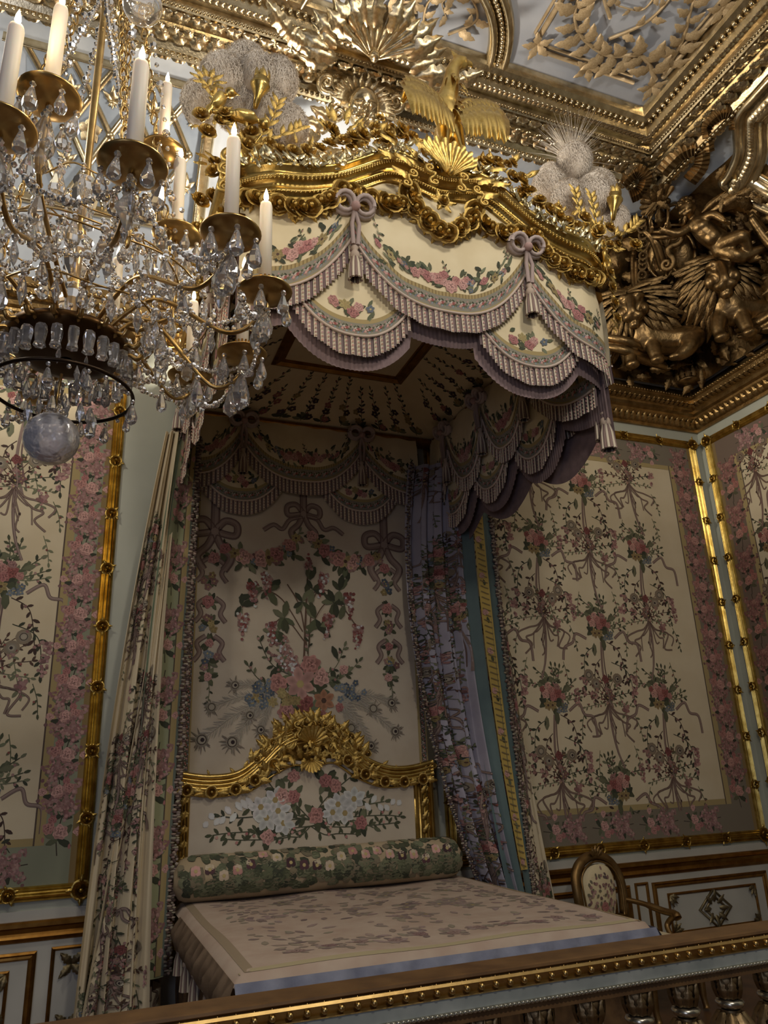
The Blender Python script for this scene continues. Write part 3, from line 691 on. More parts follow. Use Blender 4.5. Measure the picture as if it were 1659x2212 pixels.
# ------------------------------------------------------------------ silk hangings in gilt frames
knot = MB()
for a in (0, 1.57, 3.14, 4.71): knot.merge(LEAF, fr((.25 * math.cos(a), .25 * math.sin(a), 0), (0, 0, 1), (math.cos(a), math.sin(a), 0), .55))
knot.merge(ROSE, Sc(.5))
KNOT = shared('ribbon_knot', knot, M_GOLDF)
REED = [(.042, 0), (.042, .018), (.034, .026), (.026, .018), (.022, .028), (.012, .036), (.004, .028), (-.004, .036), (-.013, .028), (-.020, .034), (-.028, .022), (-.034, .026), (-.042, .012), (-.042, 0)]
def hanging(name, label, Pm, n, u0, u1, z0, z1, cols, bdr=.20, topb=True, seed=1, grd=None, tint=None):
    grd = grd or GRNBAND
    """Pm(u,z) maps panel coordinates to the wall; u0..u1 is the outer edge of the gilt frame"""
    random.seed(seed)
    n = np.array(n, float)
    t = thing(name, label, 'hanging', Pm(np.array([(u0 + u1) / 2]), np.array([z0]))[0])
    f = .08; a0, a1, b0, b1 = u0 + f, u1 - f, z0 + f, z1 - f
    P = lambda u, v: Pm(u, v) + n * .006
    V, F = surf(P, 2, 2, a0 - .02, a1 + .02, b0 - .02, b1 + .02); part('silk', MB().add(V, F), M_WALLSILK, t)
    e = Emb(); i0, i1, j0, j1 = a0 + bdr + .1, a1 - bdr - .1, b0 + .24, b1 - .24
    for x, z, k in cols:
        if i0 - .1 < x < i1 + .1 and j0 < z < j1 + .2: e.add(BOUQ if k else TASSEL, x, z, random.uniform(-.05, .05), 1.5 if k else 1.28, random.random() < .3, tint)
    e.build('embroidered_flowers', P, t, (i0 - .03, i1 + .03, j0 - .04, j1 + .04), dirv=n)
    g = Emb()
    g.band(a0, a1, b0, b0 + .24, grd); g.band(a0, a1, b1 - .24, b1, grd)
    for q0, q1 in ((a0, a0 + bdr + .04), (a1 - bdr - .04, a1)): g.band(q0, q1, b0 + .24, b1 - .24, grd)
    y = b0 + .24
    g.band(i0 - .06, i1 + .06, b0 + .23, b0 + .275, YELBAND, lay=.9); g.band(i0 - .06, i1 + .06, b1 - .275, b1 - .23, YELBAND, lay=.9)
    for q in (i0 - .06, i1): g.band(q, q + .06, b0 + .23, b1 - .23, YELBAND, lay=1.0)
    for q in (a0, a1 - .04): g.band(q, q + .04, b0, b1, OLIVE, lay=.5)
    for q in (i0 - .005, i1 - .005): g.band(q, q + .01, b0 + .23, b1 - .23, rgb(96, 74, 60), lay=1.4)
    for z in np.arange(b1 - .45, b0 + .2, -.465):
        g.add(BORDER, a0 + .04 + bdr / 2, z, 0, .98, False, tint); g.add(BORDER, a1 - .04 - bdr / 2, z, 0, .98, True, tint); g.add(BORDER, a1 - .06 - bdr / 2, z + .23, 0, .85, False, tint)
    for x in np.arange(a0 + .5, a1 - .2, .465): g.add(BORDER, x, b1 - .12, PI / 2, .85); g.add(BORDER, x, b0 + .12, -PI / 2, .85)
    g.build('embroidered_border', P, t, (a0, a1, b0, b1), dirv=n)
    c = [Pm(np.array([q]), np.array([r]))[0] for q, r in ((u0 + .042, z0 + .042), (u1 - .042, z0 + .042), (u1 - .042, z1 - .042), (u0 + .042, z1 - .042))]
    fo = part('gilt_frame', MB().add(*frame_sweep(c, n, REED)), M_GOLDF, t, False)
    c = [np.array(q) for q in c]
    for k in range(4):
        p0, p1 = c[k], c[(k + 1) % 4]; L = np.linalg.norm(p1 - p0); m = max(1, round(L / .405))
        for q in range(m):
            inst('ribbon_knot', KNOT, fo, fr(p0 + (p1 - p0) * q / m + n * .022, n, (0, 0, 1), .085 if q else .115, spin=.4 * q))
    return t
cols = [(x, z, k) for i, x in enumerate((2.58, 3.14, 3.70, 4.26, 4.83)) for z, k in [(3.5 + (.62 if i % 2 else 0) - 1.36 * j, True) for j in range(-1, 4)] + [(2.82 + (.62 if i % 2 else 0) - 1.36 * j, False) for j in range(-1, 3)]]
hanging('silk_hanging', 'framed floral silk wall hanging to the right of the bed, behind the armchair', lambda u, z: np.stack([u, 0 * u, z], -1), (0, -1, 0), 2.64, 5.76, .90, 4.73, cols, .21, seed=3, grd=rgb(136, 122, 98), tint=(.92, .84, .76))
cols = [(x, z, k) for i, x in enumerate((-1.75, -1.16, -.56)) for z, k in [(3.45 + (.0 if i % 2 else -.5) - 1.3 * j, True) for j in range(-1, 4)] + [(2.8 + (.0 if i % 2 else -.5) - 1.3 * j, False) for j in range(-1, 3)]]
hanging('silk_hanging', 'framed floral silk wall hanging at the left edge, partly behind the chandelier', lambda u, z: np.stack([u, 0 * u, z], -1), (0, -1, 0), -2.4, .14, .93, 4.73, cols, .16, seed=5)
cols = [(x, z, k) for i, x in enumerate((.62, 1.1, 1.6)) for z, k in [(3.5 + (.6 if i % 2 else 0) - 1.36 * j, True) for j in range(-1, 4)] + [(2.82 + (.6 if i % 2 else 0) - 1.36 * j, False) for j in range(-1, 3)]]
hanging('silk_hanging', 'framed floral hanging on the right-hand wall beyond the room corner', lambda u, z: np.stack([XR + 0 * u, -u, z], -1), (-1, 0, 0), .085, 2.6, .93, 4.74, cols, .2, seed=8, grd=rgb(128, 104, 84), tint=(.82, .66, .56))
# ------------------------------------------------------------------ bed: cloth behind the bed head
random.seed(21)
def flatxz(y): return lambda u, v: np.stack([u, y + 0 * u, v], -1)
hc = thing('head_cloth', 'tall embroidered cloth with bouquet and peacock feathers hanging behind the headboard', 'cloth', (1.56, -.04, 1.0))
P = flatxz(-.055)
part('cloth', MB().add(*box(.60, 2.56, -.05, -.03, .6, 4.3)), M_CLOTHP, hc, False)
m = Mo()
def bow(x, y, s):
    for sx in (-1, 1):
        m.ribbon([(x, y), (x + sx * .06 * s, y + .07 * s), (x + sx * .13 * s, y + .05 * s), (x + sx * .12 * s, y - .02 * s), (x, y)], .046 * s)
        m.ribbon([(x, y), (x + sx * .04 * s, y - .09 * s), (x + sx * .10 * s, y - .16 * s), (x + sx * .06 * s, y - .24 * s)], .048 * s)
    m.disc(x, y, .025 * s, RIB[1], 4)
m.ribbon([(1.53, 3.9), (1.53, 3.56)], .06); bow(1.53, 3.56, 1.0)
m.ribbon([(1.53, 3.54), (1.42, 3.50), (1.36, 3.42), (1.29, 3.45), (1.21, 3.40)], .034); m.ribbon([(1.53, 3.54), (1.64, 3.52), (1.7, 3.44), (1.78, 3.46), (1.86, 3.41)], .034)
m.ribbon([(.84, 3.9), (.84, 3.35)], .07); bow(.84, 3.36, 1.25); m.ribbon([(2.21, 3.9), (2.21, 3.34)], .07); bow(2.21, 3.35, 1.25)
e = Emb()
e.add(mo_garland(.62, .15, 10, .072), 1.19, 3.32, .22); e.add(mo_garland(.62, .15, 10, .072), 1.88, 3.34, -.25)
for x in (.83, 2.22):
    for k, z in enumerate((3.15, 3.0, 2.82, 2.66, 2.52, 2.38, 2.28)):
        for q in range(7): m.leaf(x, z, random.random() * 6, .07, 1)
        m.rose(x + random.uniform(-.02, .02), z, .05 if k < 4 else .035) if k % 2 == 0 else [m.flower(x + random.gauss(0, .03), z + random.gauss(0, .03), .03, ch(BLU + YEL + LIL), 3) for _ in range(5)]
    for sd in (-1, 1):
        for z in (3.05, 2.75, 2.47): m.ribbon([(x + sd * .03, z + .1), (x + sd * .09, z + .05), (x + sd * .07, z - .02), (x + sd * .11, z - .08)], .035, 1.6)
    m.sprig([(x, 2.25), (x + .01, 2.18), (x, 2.08)], .005, .03, .025)
m.stem([(1.53, 2.42), (1.55, 2.85), (1.57, 3.16)], .014, BRN[2]); m.stem([(1.56, 2.45), (1.50, 2.8), (1.40, 2.98)], .009, BRN[2]); m.stem([(1.57, 2.5), (1.6, 2.85), (1.70, 3.02)], .009, BRN[2])
for q in ([(1.52, 2.62), (1.36, 2.86), (1.2, 2.92), (1.05, 2.78)], [(1.53, 2.55), (1.38, 2.72), (1.28, 2.64)], [(1.56, 2.6), (1.68, 2.82), (1.8, 2.86), (1.96, 2.66)], [(1.55, 2.9), (1.7, 2.95), (1.78, 2.9)]): m.stem(q, .008, BRN[2])
for x, z in ((1.05, 2.80), (1.14, 2.88), (1.25, 2.93), (1.38, 2.72), (1.33, 2.62), (1.66, 2.66), (1.78, 2.86), (1.82, 2.95), (1.86, 2.84), (1.6, 2.95), (1.52, 2.85), (1.62, 2.72), (1.58, 3.02)):
    for q in range(5): m.leaf(x, z, random.random() * 6, random.uniform(.085, .135), 1.2)
for x, z in ((1.07, 2.74), (1.27, 2.68), (1.13, 2.98), (1.24, 3.06), (1.70, 3.08), (1.9, 2.93), (1.73, 2.76), (1.97, 2.68)): m.cone(x, z, -PI / 2 + random.uniform(-.25, .1), .21, .09, RED + LIL + [WHT[1]], 54, .013)
m.cone(1.57, 3.1, PI / 2, .15, .06, RED + LIL, 26, .011)
for q in range(46): m.leaf(1.55 + random.gauss(0, .16), 2.2 + random.gauss(0, .09), random.random() * 6.3, random.uniform(.07, .13), .8)
for x, z, a, L in ((1.3, 2.42, 2.3, .22), (1.38, 2.46, 1.9, .2), (1.24, 2.3, 2.7, .2), (1.76, 2.4, .9, .2), (1.82, 2.34, .4, .22), (1.56, 2.46, 1.5, .2)):
    m.sprig([(1.55, 2.25), (x, z - .06), (x + L * math.cos(a) * .7, z + L * math.sin(a) * .7)], .005, .05, .04, None, LIL)
for x, z, r, c in ((1.33, 2.24, .075, PINK[0]), (1.58, 2.37, .08, PINK[0]), (1.66, 2.28, .07, PINK[1]), (1.54, 2.09, .07, RED[1]), (1.4, 2.03, .07, PINK[0]), (1.80, 2.06, .035, PINK[2]), (1.84, 2.34, .04, PINK[1]), (1.66, 2.0, .05, PINK[2])): m.rose(x, z, r, c)
[m.cone(1.48, 2.32, a_, .3, .09, LIL + [WHT[1]], 60, .012, 1.5) for a_ in (2.2, 2.6, 1.95)]
m.flower(1.5, 2.23, .12, PINK[1], 3, 6, YEL[0]); m.flower(1.68, 2.11, .085, rgb(196, 128, 80), 3.4, 6, BRN[0])
for q in range(26): m.flower(1.2 + random.gauss(0, .05), 2.15 + random.gauss(0, .05), .026, ch(BLU), 3, 5)
for q in range(20): m.flower(1.87 + random.gauss(0, .05), 2.17 + random.gauss(0, .05), .026, ch(BLU), 3, 5)
for q in range(7): m.flower(1.34 + random.gauss(0, .06), 2.12 + random.gauss(0, .03), .04, ch(YEL), 3.2, 6)
for x, z in ((1.02, 2.22), (.86, 2.07), (1.13, 2.01), (.80, 1.85), (1.01, 1.83), (1.21, 1.91)): m.peacock(1.32, 2.12, x, z, .045 if x < 1.1 and z < 1.9 else .034)
for x, z in ((2.22, 2.09), (2.07, 2.05), (1.89, 1.91), (2.24, 1.88), (2.04, 1.78)): m.peacock(1.8, 2.12, x, z, .038)
e.add(m)
for x0 in (.60, 2.50): e.band(x0, x0 + .06, 1.0, 4.2, rgb(120, 110, 80), lay=.3)
for x0 in (.655, 2.43):
    e.band(x0, x0 + .07, 1.0, 4.2, YELBAND, lay=.4)
    e.band(x0 + .02, x0 + .06, 1.0, 4.2, rgb(112, 92, 80), lay=.8)
    for z in np.arange(1.1, 4.2, .06): e.add(FRIEZE, x0 + .04, z, PI / 2, .7)
e.build('embroidery', P, hc)

# ------------------------------------------------------------------ bed
bed = thing('state_bed', 'large four-square bed with carved gilt headboard and dark valanced base', 'bed', (1.6, -1.2, 0))
part('bed_base', MB().add(*box(.72, 2.6, -2.15, -.12, .05, .62)), plain('gold_brown_brocade', rgb(112, 84, 52), .8, 0, rgb(84, 60, 36), 18, 60, .5), bed, False)
mat_ = MB()
part('mattress', MB().add(*box(.68, 2.62, -2.12, -.16, .60, .81)), M_CREAM, bed, False)
for x in (.78, 2.54):
    for y in (-2.08, -.2): part('leg', MB().add(*lathe([(.0, 0), (.05, 0), (.035, .03), (.05, .06), (.03, .08)], 10), M=T(x, y, 0)), M_GOLD, bed)
# headboard: flat panel, carved frame with arched crest
top = crom([(.64, 1.64, 0), (.84, 1.61, 0), (1.04, 1.63, 0), (1.2, 1.74, 0), (1.33, 1.86, 0), (1.45, 1.915, 0), (1.56, 1.93, 0), (1.68, 1.905, 0), (1.80, 1.84, 0), (1.95, 1.70, 0), (2.12, 1.63, 0), (2.29, 1.62, 0), (2.49, 1.655, 0)], 5)[:, :2]
inn = crom([(.72, 1.50, 0), (.9, 1.48, 0), (1.12, 1.51, 0), (1.28, 1.60, 0), (1.40, 1.655, 0), (1.47, 1.66, 0), (1.55, 1.64, 0), (1.63, 1.66, 0), (1.7, 1.67, 0), (1.76, 1.65, 0), (1.9, 1.56, 0), (2.1, 1.49, 0), (2.34, 1.50, 0)], 5)[:, :2]
n = len(inn)
V = np.concatenate([np.c_[inn[:, 0], np.full(n, -.135), np.full(n, .7)], np.c_[inn[:, 0], np.full(n, -.135), inn[:, 1] + .03]])
hp = part('headboard_panel', MB().add(V, grid_faces(2, n)), M_CLOTHP, bed, False)
n = len(top)
V = np.concatenate([np.c_[top[:, 0], np.full(n, -.06), np.full(n, .5)], np.c_[top[:, 0], np.full(n, -.06), top[:, 1]], np.c_[top[:, 0], np.full(n, -.15), top[:, 1]], np.c_[top[:, 0], np.full(n, -.15), top[:, 1] - .06], np.c_[top[:, 0], np.full(n, -.125), top[:, 1] - .08], np.c_[top[:, 0], np.full(n, -.125), np.interp(top[:, 0], inn[:, 0], inn[:, 1]) - .01]])
part('headboard_back', MB().add(V, grid_faces(6, n)), M_GOLD, bed)
hb = MB()
tp = np.c_[top[:, 0], np.full(n, -.15), top[:, 1] - .01]
for off, r in ((.006, .018), (-.024, .013), (-.048, .013), (-.072, .016), (-.10, .010)): hb.add(*tube(tp + (0, -.012, off), r, 8))
ip = np.c_[inn[:, 0], np.full(len(inn), -.145), inn[:, 1]]; hb.add(*tube(ip, .008, 6))
for x0, x1 in ((.645, .725), (2.335, 2.49)):
    w_ = x1 - x0
    hb.add(*box(x0, x1, -.14, -.06, .5, 1.62))
    for q in np.linspace(.12, .88, 4): hb.add(*tube([(x0 + w_ * q, -.143, .6), (x0 + w_ * q, -.143, 1.56)], .013, 6))
hmo = part('headboard_moulding', hb, M_GOLD, bed)
lf_g, ro_g, fl_g, sh_g, sc_g = shared('carved_leaf', LEAF, M_GOLD), shared('carved_rose', ROSE, M_GOLD), shared('carved_flower', FLOW, M_GOLD), shared('carved_shell', SHELL, M_GOLD), shared('carved_scroll', SCROLL, M_GOLD)
FN = (0, -1, 0)
inst('carved_shell', sh_g, hmo, fr((1.55, -.17, 1.80), FN, (0, 0, 1), .12)); inst('carved_shell', sh_g, hmo, fr((1.55, -.16, 1.70), FN, (0, 0, -1), .09))
for sx in (-1, 1):
    inst('carved_scroll', sc_g, hmo, fr((1.55 + sx * .20, -.16, 1.77), FN, (sx * -.75, 0, .6), (.10 * -sx, .10, .10)))
    inst('carved_scroll', sc_g, hmo, fr((1.55 + sx * .09, -.18, 1.90), FN, (sx * .3, 0, 1), (.06 * sx, .055, .06)))
for i in range(3, n - 3, 2):
    x, z = top[i]; c = abs(x - 1.55)
    k = 1.35 if c < .45 else (.75 if c < .6 else .5)
    if c < .5 or i % 4 == 1:
        for q in range(3 if c < .45 else 1): inst('carved_leaf', lf_g, hmo, fr((x + random.uniform(-.03, .03), -.165, z + random.uniform(-.03, .02) + (.02 if c < .45 else 0)), (random.uniform(-.3, .3), -1, .2), (random.uniform(-1, 1), 0, .6), .075 * k))
    if c < .45: inst('carved_rose', ro_g, hmo, fr((x + .02, -.17, z + random.uniform(.0, .03)), (0, -1, .3), (0, 0, 1), .028))
for k in range(110):
    x = random.gauss(1.55, .22); z0_, z1_ = np.interp(x, inn[:, 0], inn[:, 1]), np.interp(x, top[:, 0], top[:, 1])
    if abs(x - 1.55) > .5: continue
    z = random.uniform(z0_ + .02, z1_ + .02); a = random.uniform(0, 6.28)
    inst('carved_leaf', lf_g, hmo, fr((x, -.158, z), (random.uniform(-.4, .4), -1, random.uniform(-.2, .4)), (math.cos(a), 0, math.sin(a)), random.uniform(.06, .10)))
    if k % 4 == 0: inst('carved_flower', fl_g, hmo, fr((x, -.172, z), FN, (0, 0, 1), .028))
for x, z in ((1.5, 1.95), (1.6, 1.95), (1.55, 1.985)): inst('carved_rose', ro_g, hmo, fr((x, -.15, z), (0, -1, .2), (0, 0, 1), .035))
for x in (.70, .86, 1.02, 1.15, 1.28, 1.82, 1.95, 2.1, 2.25, 2.4):
    z = np.interp(x, inn[:, 0], inn[:, 1]); zt = np.interp(x, top[:, 0], top[:, 1])
    inst('carved_rose', ro_g, hmo, fr((x, -.168, (z + zt) / 2 - .035), FN, (0, 0, 1), .04))
    for sx in (-1, 1): inst('carved_leaf', lf_g, hmo, fr((x + sx * .02, -.155, (z + zt) / 2 - .035), FN, (sx, 0, -.15), .10))
for x in (.685, 2.41):
    for z in np.arange(.98, 1.6, .09): inst('carved_leaf', lf_g, hmo, fr((x - .02, -.15, z), FN, (.5, 0, 1), .08)); inst('carved_flower', fl_g, hmo, fr((x + .015, -.152, z + .04), FN, (0, 0, 1), .025))
inst('carved_scroll', sc_g, hmo, fr((2.47, -.16, 1.62), FN, (1, 0, .2), (.05, .045, .08)))
# headboard embroidery
random.seed(4)
m = Mo()
for x, z, a in ((1.2, 1.38, 2.9), (1.05, 1.34, 3.0), (1.25, 1.28, 3.6), (1.85, 1.39, .3), (1.98, 1.38, .1), (1.9, 1.27, -.4), (1.3, 1.5, 2.2), (1.75, 1.5, .6)):
    m.sprig([(1.55, 1.30), ((1.55 + x) / 2, (1.30 + z) / 2 + .02), (x, z), (x + .12 * math.cos(a), z + .12 * math.sin(a))], .007, .06, .05, GRN[ch((0, 1, 2))], None)
for x0, x1, z0, z1 in ((1.15, .85, 1.40, 1.33), (1.8, 2.2, 1.41, 1.36)):
    for q in np.linspace(0, 1, 9): m.petal(x0 + (x1 - x0) * q, z0 + (z1 - z0) * q, (PI if x1 < x0 else 0) + random.choice((-.9, .9)), .075 * (1.1 - .5 * q), .04, jit(WHT[0], .06), 2.6)
for x, z in ((1.2, 1.4), (1.32, 1.37), (1.36, 1.29), (1.24, 1.33), (1.71, 1.34), (1.75, 1.39), (1.8, 1.33), (1.87, 1.42), (1.3, 1.44)):
    m.flower(x, z, .085, WHT[0], 3, 6, YEL[1])
for x, z, r in ((1.35, 1.46, .062), (1.43, 1.455, .05), (1.43, 1.59, .045), (1.66, 1.55, .052), (1.735, 1.515, .05), (1.59, 1.325, .058), (1.25, 1.21, .05), (1.92, 1.26, .05)):
    for q in range(6): m.leaf(x, z, random.random() * 6, r * 1.9, 1)
    m.rose(x, z, r)
for x, z, a in ((1.1, 1.2, 2.9), (2.05, 1.24, .1), (1.0, 1.25, 3.3), (2.1, 1.3, -.3), (1.75, 1.2, -.2), (1.4, 1.2, 3.4)): m.sprig([(1.55, 1.26), ((1.55 + x) / 2, z), (x, z), (x + .12 * math.cos(a), z + .05 * math.sin(a))], .006, .05, .045, GRN[0], PINK)
Emb().add(m).build('headboard_embroidery', flatxz(-.136), bed)

# ------------------------------------------------------------------ coverlet with puffed edge
cv = thing('coverlet', 'pale mauve flowered coverlet spread over the bed with ruched edge tinted blue-grey for daylight', 'bedspread', (1.62, -1.2, .8))
X0, X1, Y0, Y1 = .65, 2.69, -2.21, -.16
ZT = .818
def Pc(u, v):
    """u,v in metres over the top; the rim rolls down"""
    x, y = np.clip(u, X0, X1), np.clip(v, Y0, Y1)
    e = np.minimum(np.minimum(x - X0, X1 - x), y - Y0); k = np.clip(e / .12, 0, 1)
    return np.stack([u, v, .055 * np.sqrt(np.clip(1 - (1 - k) ** 2, 0, 1)) + ZT + .008 * np.sin(u * 7) * np.sin(v * 5) * k], -1)
V, F = surf(Pc, 60, 60, X0, X1, Y0, Y1); part('cover_top', MB().add(V, F), plain('mauve_coverlet', rgb(184, 166, 150), .8, 0, rgb(174, 152, 136), 7, 120, .3, .001), cv)
ru = MB()
def ruche(a, b, out):
    a, b, out = (np.array(q, float) for q in (a, b, out)); L = np.linalg.norm(b - a); nu = int(L / .012)
    u, v = np.meshgrid(np.linspace(0, 1, nu), np.linspace(0, 1, 6), indexing='ij'); u, v = u.ravel(), v.ravel()
    puff = .03 * np.sin(v * PI) * (1 + .5 * np.sin(u * L * 46 + 2.5 * v)) + .012 * np.sin(u * L * 21) * v
    ru.add(a + (b - a) * u[:, None] + out * (puff + .015 * v)[:, None] + np.array((0, 0, -1)) * (v * .16 - .012)[:, None], grid_faces(nu, 6))
ruche((X0, Y0, ZT + .005), (X1, Y0, ZT + .005), (0, -1, 0)); ruche((X1, Y0, ZT + .005), (X1, Y1, ZT + .005), (1, 0, 0))
part('ruched_edge', ru, plain('daylit_ruche', rgb(134, 138, 156), .7, 0, rgb(112, 116, 136), 12, 160, .3), cv)  # cool window light is put into the colour of this ruche
random.seed(12)
e = Emb(); e.band(X0 + .03, X1 - .03, Y0 + .05, Y0 + .08, rgb(190, 172, 120), 40, 4); e.band(X0 + .05, X0 + .09, Y0 + .05, Y1, rgb(168, 144, 108), 4, 40); e.band(X1 - .09, X1 - .05, Y0 + .05, Y1, rgb(182, 152, 100), 4, 40)
pass
m = Mo(); SOFT = [rgb(164, 140, 126), rgb(150, 130, 114), rgb(166, 138, 130), rgb(138, 114, 108), rgb(156, 142, 118)]
for q in range(520):
    x, y = random.uniform(X0 + .22, X1 - .16), random.uniform(Y0 + .17, Y1 - .1)
    edge = min(x - X0 - .2, X1 - .16 - x, y - Y0 - .17)
    if edge < .24 or random.random() < .35: m.petal(x, y, random.random() * 6, random.uniform(.04, .09), .035, jit(ch(SOFT)), 1 + random.random())
for x in np.arange(X0 + .32, X1 - .2, .15):
    y = Y0 + .26 + .03 * math.sin(x * 17)
    m.rose(x, y, .04, ch([rgb(150, 112, 108), rgb(160, 126, 116)])); [m.leaf(x, y, random.random() * 6, .07, 1, ch(SOFT)) for _ in range(6)]
for y in np.arange(Y0 + .5, Y1, .16): [m.leaf(X1 - .25, y, random.random() * 6, .07, 1, ch(SOFT)) for _ in range(5)]
for q in range(26):
    x, y = random.uniform(X0 + .5, X1 - .4), random.uniform(Y0 + .55, Y1 - .2); [m.leaf(x, y, random.random() * 6, .09, 1, ch(SOFT)) for _ in range(7)]; m.flower(x, y, .05, ch(SOFT), 2)
e.add(m); e.build('cover_embroidery', Pc, cv, eps=.0002, base=.0007)
ru = MB(); ruche((X0, -.50, ZT + .005), (X0, Y0, ZT + .005), (-1, 0, 0)); part('ruched_edge', ru, plain('warm_lit_ruche', rgb(122, 102, 82), .75, 0, rgb(96, 78, 60), 12, 160, .3), cv, label='ruched edge on the left side, tinted gold-brown for warm light')  # same ruche on the left, with the warm light put into its colour
# ------------------------------------------------------------------ bolster
bo = thing('bolster', 'long rounded bolster embroidered with pansies lying across the bed head', 'bolster', (1.6, -.31, .90))
def Pb(u, v):
    """u along the axis in metres, v angle"""
    k = np.clip(np.minimum(u - .62, 2.58 - u) / .12, 0, 1); r = .132 * (.45 + .55 * np.sqrt(np.clip(1 - (1 - k) ** 2, 0, 1)))
    return np.stack([u, -.31 - r * np.sin(v / .132), 1.01 + r * np.cos(v / .132)], -1)
V, F = surf(Pb, 50, 22, .62, 2.58, -PI * .132, PI * .132); b1 = MB().add(V, F)
for x in (.62, 2.58): b1.add(*lathe([(.0, 0), (.06, 0)], 14), M=fr((x, -.31, 1.01), (1, 0, 0)))
part('bolster_body', b1, plain('bolster_cloth', rgb(176, 158, 130), .8, 0, rgb(160, 142, 112), 6, 160, .3), bo)
random.seed(14); m = Mo()
for q in range(560):
    u, v = random.uniform(.66, 2.54), random.choice((random.gauss(1.75, .28), random.uniform(.0, 2.1))) * .132; m.petal(u, v, random.random() * 6, random.uniform(.04, .08), .05, jit(ch(GRN + [rgb(132, 118, 86)])), 1 + random.random())
for u in np.arange(.74, 2.5, .085):
    v = .132 * (1.05 + .28 * math.sin(u * 9) + random.uniform(-.25, .25)); c = ch([rgb(74, 40, 48), rgb(206, 180, 150), PINK[1], rgb(92, 52, 60), PINK[0]])
    for a in (.6, 2.5, -1.57, 3.9, 5.4): m.petal(u, v, a, .034, .036, jit(c if a > 0.5 and a < 3 else ch([c, rgb(206, 186, 150)])), 3)
    m.disc(u, v, .012, YEL[0], 4, 6)
Emb().add(m).build('pansy_embroidery', Pb, bo, (.64, 2.56, -.03, .31), base=.004)

# ------------------------------------------------------------------ curtains at the head of the bed
def curtain_fn(top, mid, bot, zt, zb, folds, amp, y0, y1):
    """(x0,x1) of the two edges at the top, middle and bottom"""
    def P(u, v):
        u = np.asarray(u, float); v = np.asarray(v, float)
        a = lambda i: top[i] * (1 - v) * (1 - 2 * v) + mid[i] * 4 * v * (1 - v) + bot[i] * v * (2 * v - 1)
        s = .5 + .5 * np.sin(folds * 2 * PI * u + 1.3 * np.sin(2.2 * v + 3 * u)); s2 = np.sin(folds * 4.6 * PI * u + 2 * v + 1)
        x = a(0) + (a(1) - a(0)) * (u + .035 * s2 * np.sin(PI * np.clip(u, 0, 1)))
        y = y0 + (y1 - y0) * u - amp * (s + .22 * s2) * (.7 + .5 * v)
        return np.stack([x, y, zt + (zb - zt) * v], -1)
    return P
def cloth(P, nu, nv, mat, name, parent): V, F = surf(P, nu, nv); return part(name, MB().add(V, F), mat, parent)
def trim_cord(P, u, name, parent, nv=150, r=.014, cols=(rgb(158, 144, 128), rgb(88, 70, 64))):
    """tufted fringe along an edge: short tufts of alternate colours"""
    mb = MB(); V, F = ball(1, 5, 4)
    for k in range(nv):
        p = P(np.array([u]), np.array([k / nv]))[0]; mb.add(V * (r * random.uniform(1.0, 1.9), r * .7, r * random.uniform(.45, .8)), F, col=jit(cols[k % 2], .25), M=T(p[0] + random.uniform(-.012, .012), p[1] - .012, p[2] + random.uniform(-.005, .005)))
        mb.add(V * (r * random.uniform(.7, 1.5), r * .7, r * random.uniform(.4, .9)), F, col=jit(cols[(k + (random.random() < .3) + 1) % 2], .25), M=T(p[0] + .02 + random.uniform(-.008, .008), p[1] - .01, p[2]))
    return part(name, mb, M_FRINGE, parent, kind='stuff')
def scatter_curtain(P, seed, parent, nrep, W, H, u0=.03, u1=.97):
    random.seed(seed); e = Emb()
    for k in range(nrep):
        m = ch((BOUQ, TASSEL)); e.add(m, random.uniform(u0, u1) * W, random.uniform(.03, .97) * H, PI + random.uniform(-.2, .2), random.uniform(.75, 1.0))
    e.build('embroidery', lambda u, v: P(u / W, v / H), parent, (u0 * W, u1 * W, .01 * H, .99 * H), base=.006)
random.seed(31)
cl = thing('bed_curtain', 'long floral bed curtain with green rose border, hanging on the left of the bed', 'curtain', (.4, -.35, .0))
PA = curtain_fn((.42, .52), (.20, .42), (.10, .42), 4.02, .06, 2.6, .10, -.25, -.34)
cloth(PA, 70, 60, M_WALLSILK, 'outer_drape', cl); scatter_curtain(PA, 5, cl, 13, .5, 4.0)
PB = curtain_fn((.50, .535), (.375, .43), (.40, .44), 3.95, .5, .5, .02, -.38, -.36)
cloth(PB, 8, 30, M_GREENLIN, 'green_lining', cl)
PC = curtain_fn((.535, .65), (.42, .615), (.40, .59), 4.0, .5, .5, .03, -.36, -.30)
cloth(PC, 14, 50, plain('pale_green_silk', GRNBAND, .75), 'border_strip', cl)
e = Emb(); Wd, Hd = .24, 3.5
for k in range(9): e.add(BORDER, .10, .10 + k * .455, PI, .85)
e.band(.165, .215, 0, Hd, YELBAND, 3, 60, .5); e.band(.160, .168, 0, Hd, rgb(96, 78, 60), 2, 60, .8); e.band(.215, .24, 0, Hd, rgb(110, 124, 112), 2, 60, .4)
e.build('rose_border', lambda u, v: PC(u / Wd, v / Hd), cl, (0.002, Wd - .002, .01, Hd - .01), base=.004)
trim_cord(PC, 1.06, 'tufted_trim', cl, 260)
PD = curtain_fn((.42, .62), (.36, .58), (.22, .60), 3.8, .04, 3.2, .05, -.24, -.2)
cloth(PD, 60, 30, M_CLOTHP, 'inner_drape', cl); scatter_curtain(PD, 9, cl, 6, .4, 2.9)
PE = curtain_fn((.47, .49), (.30, .47), (.11, .52), 3.2, .05, 2.4, .06, -.33, -.44)
cloth(PE, 60, 30, M_WALLSILK, 'lower_drape', cl); scatter_curtain(PE, 15, cl, 9, .4, 3.1)

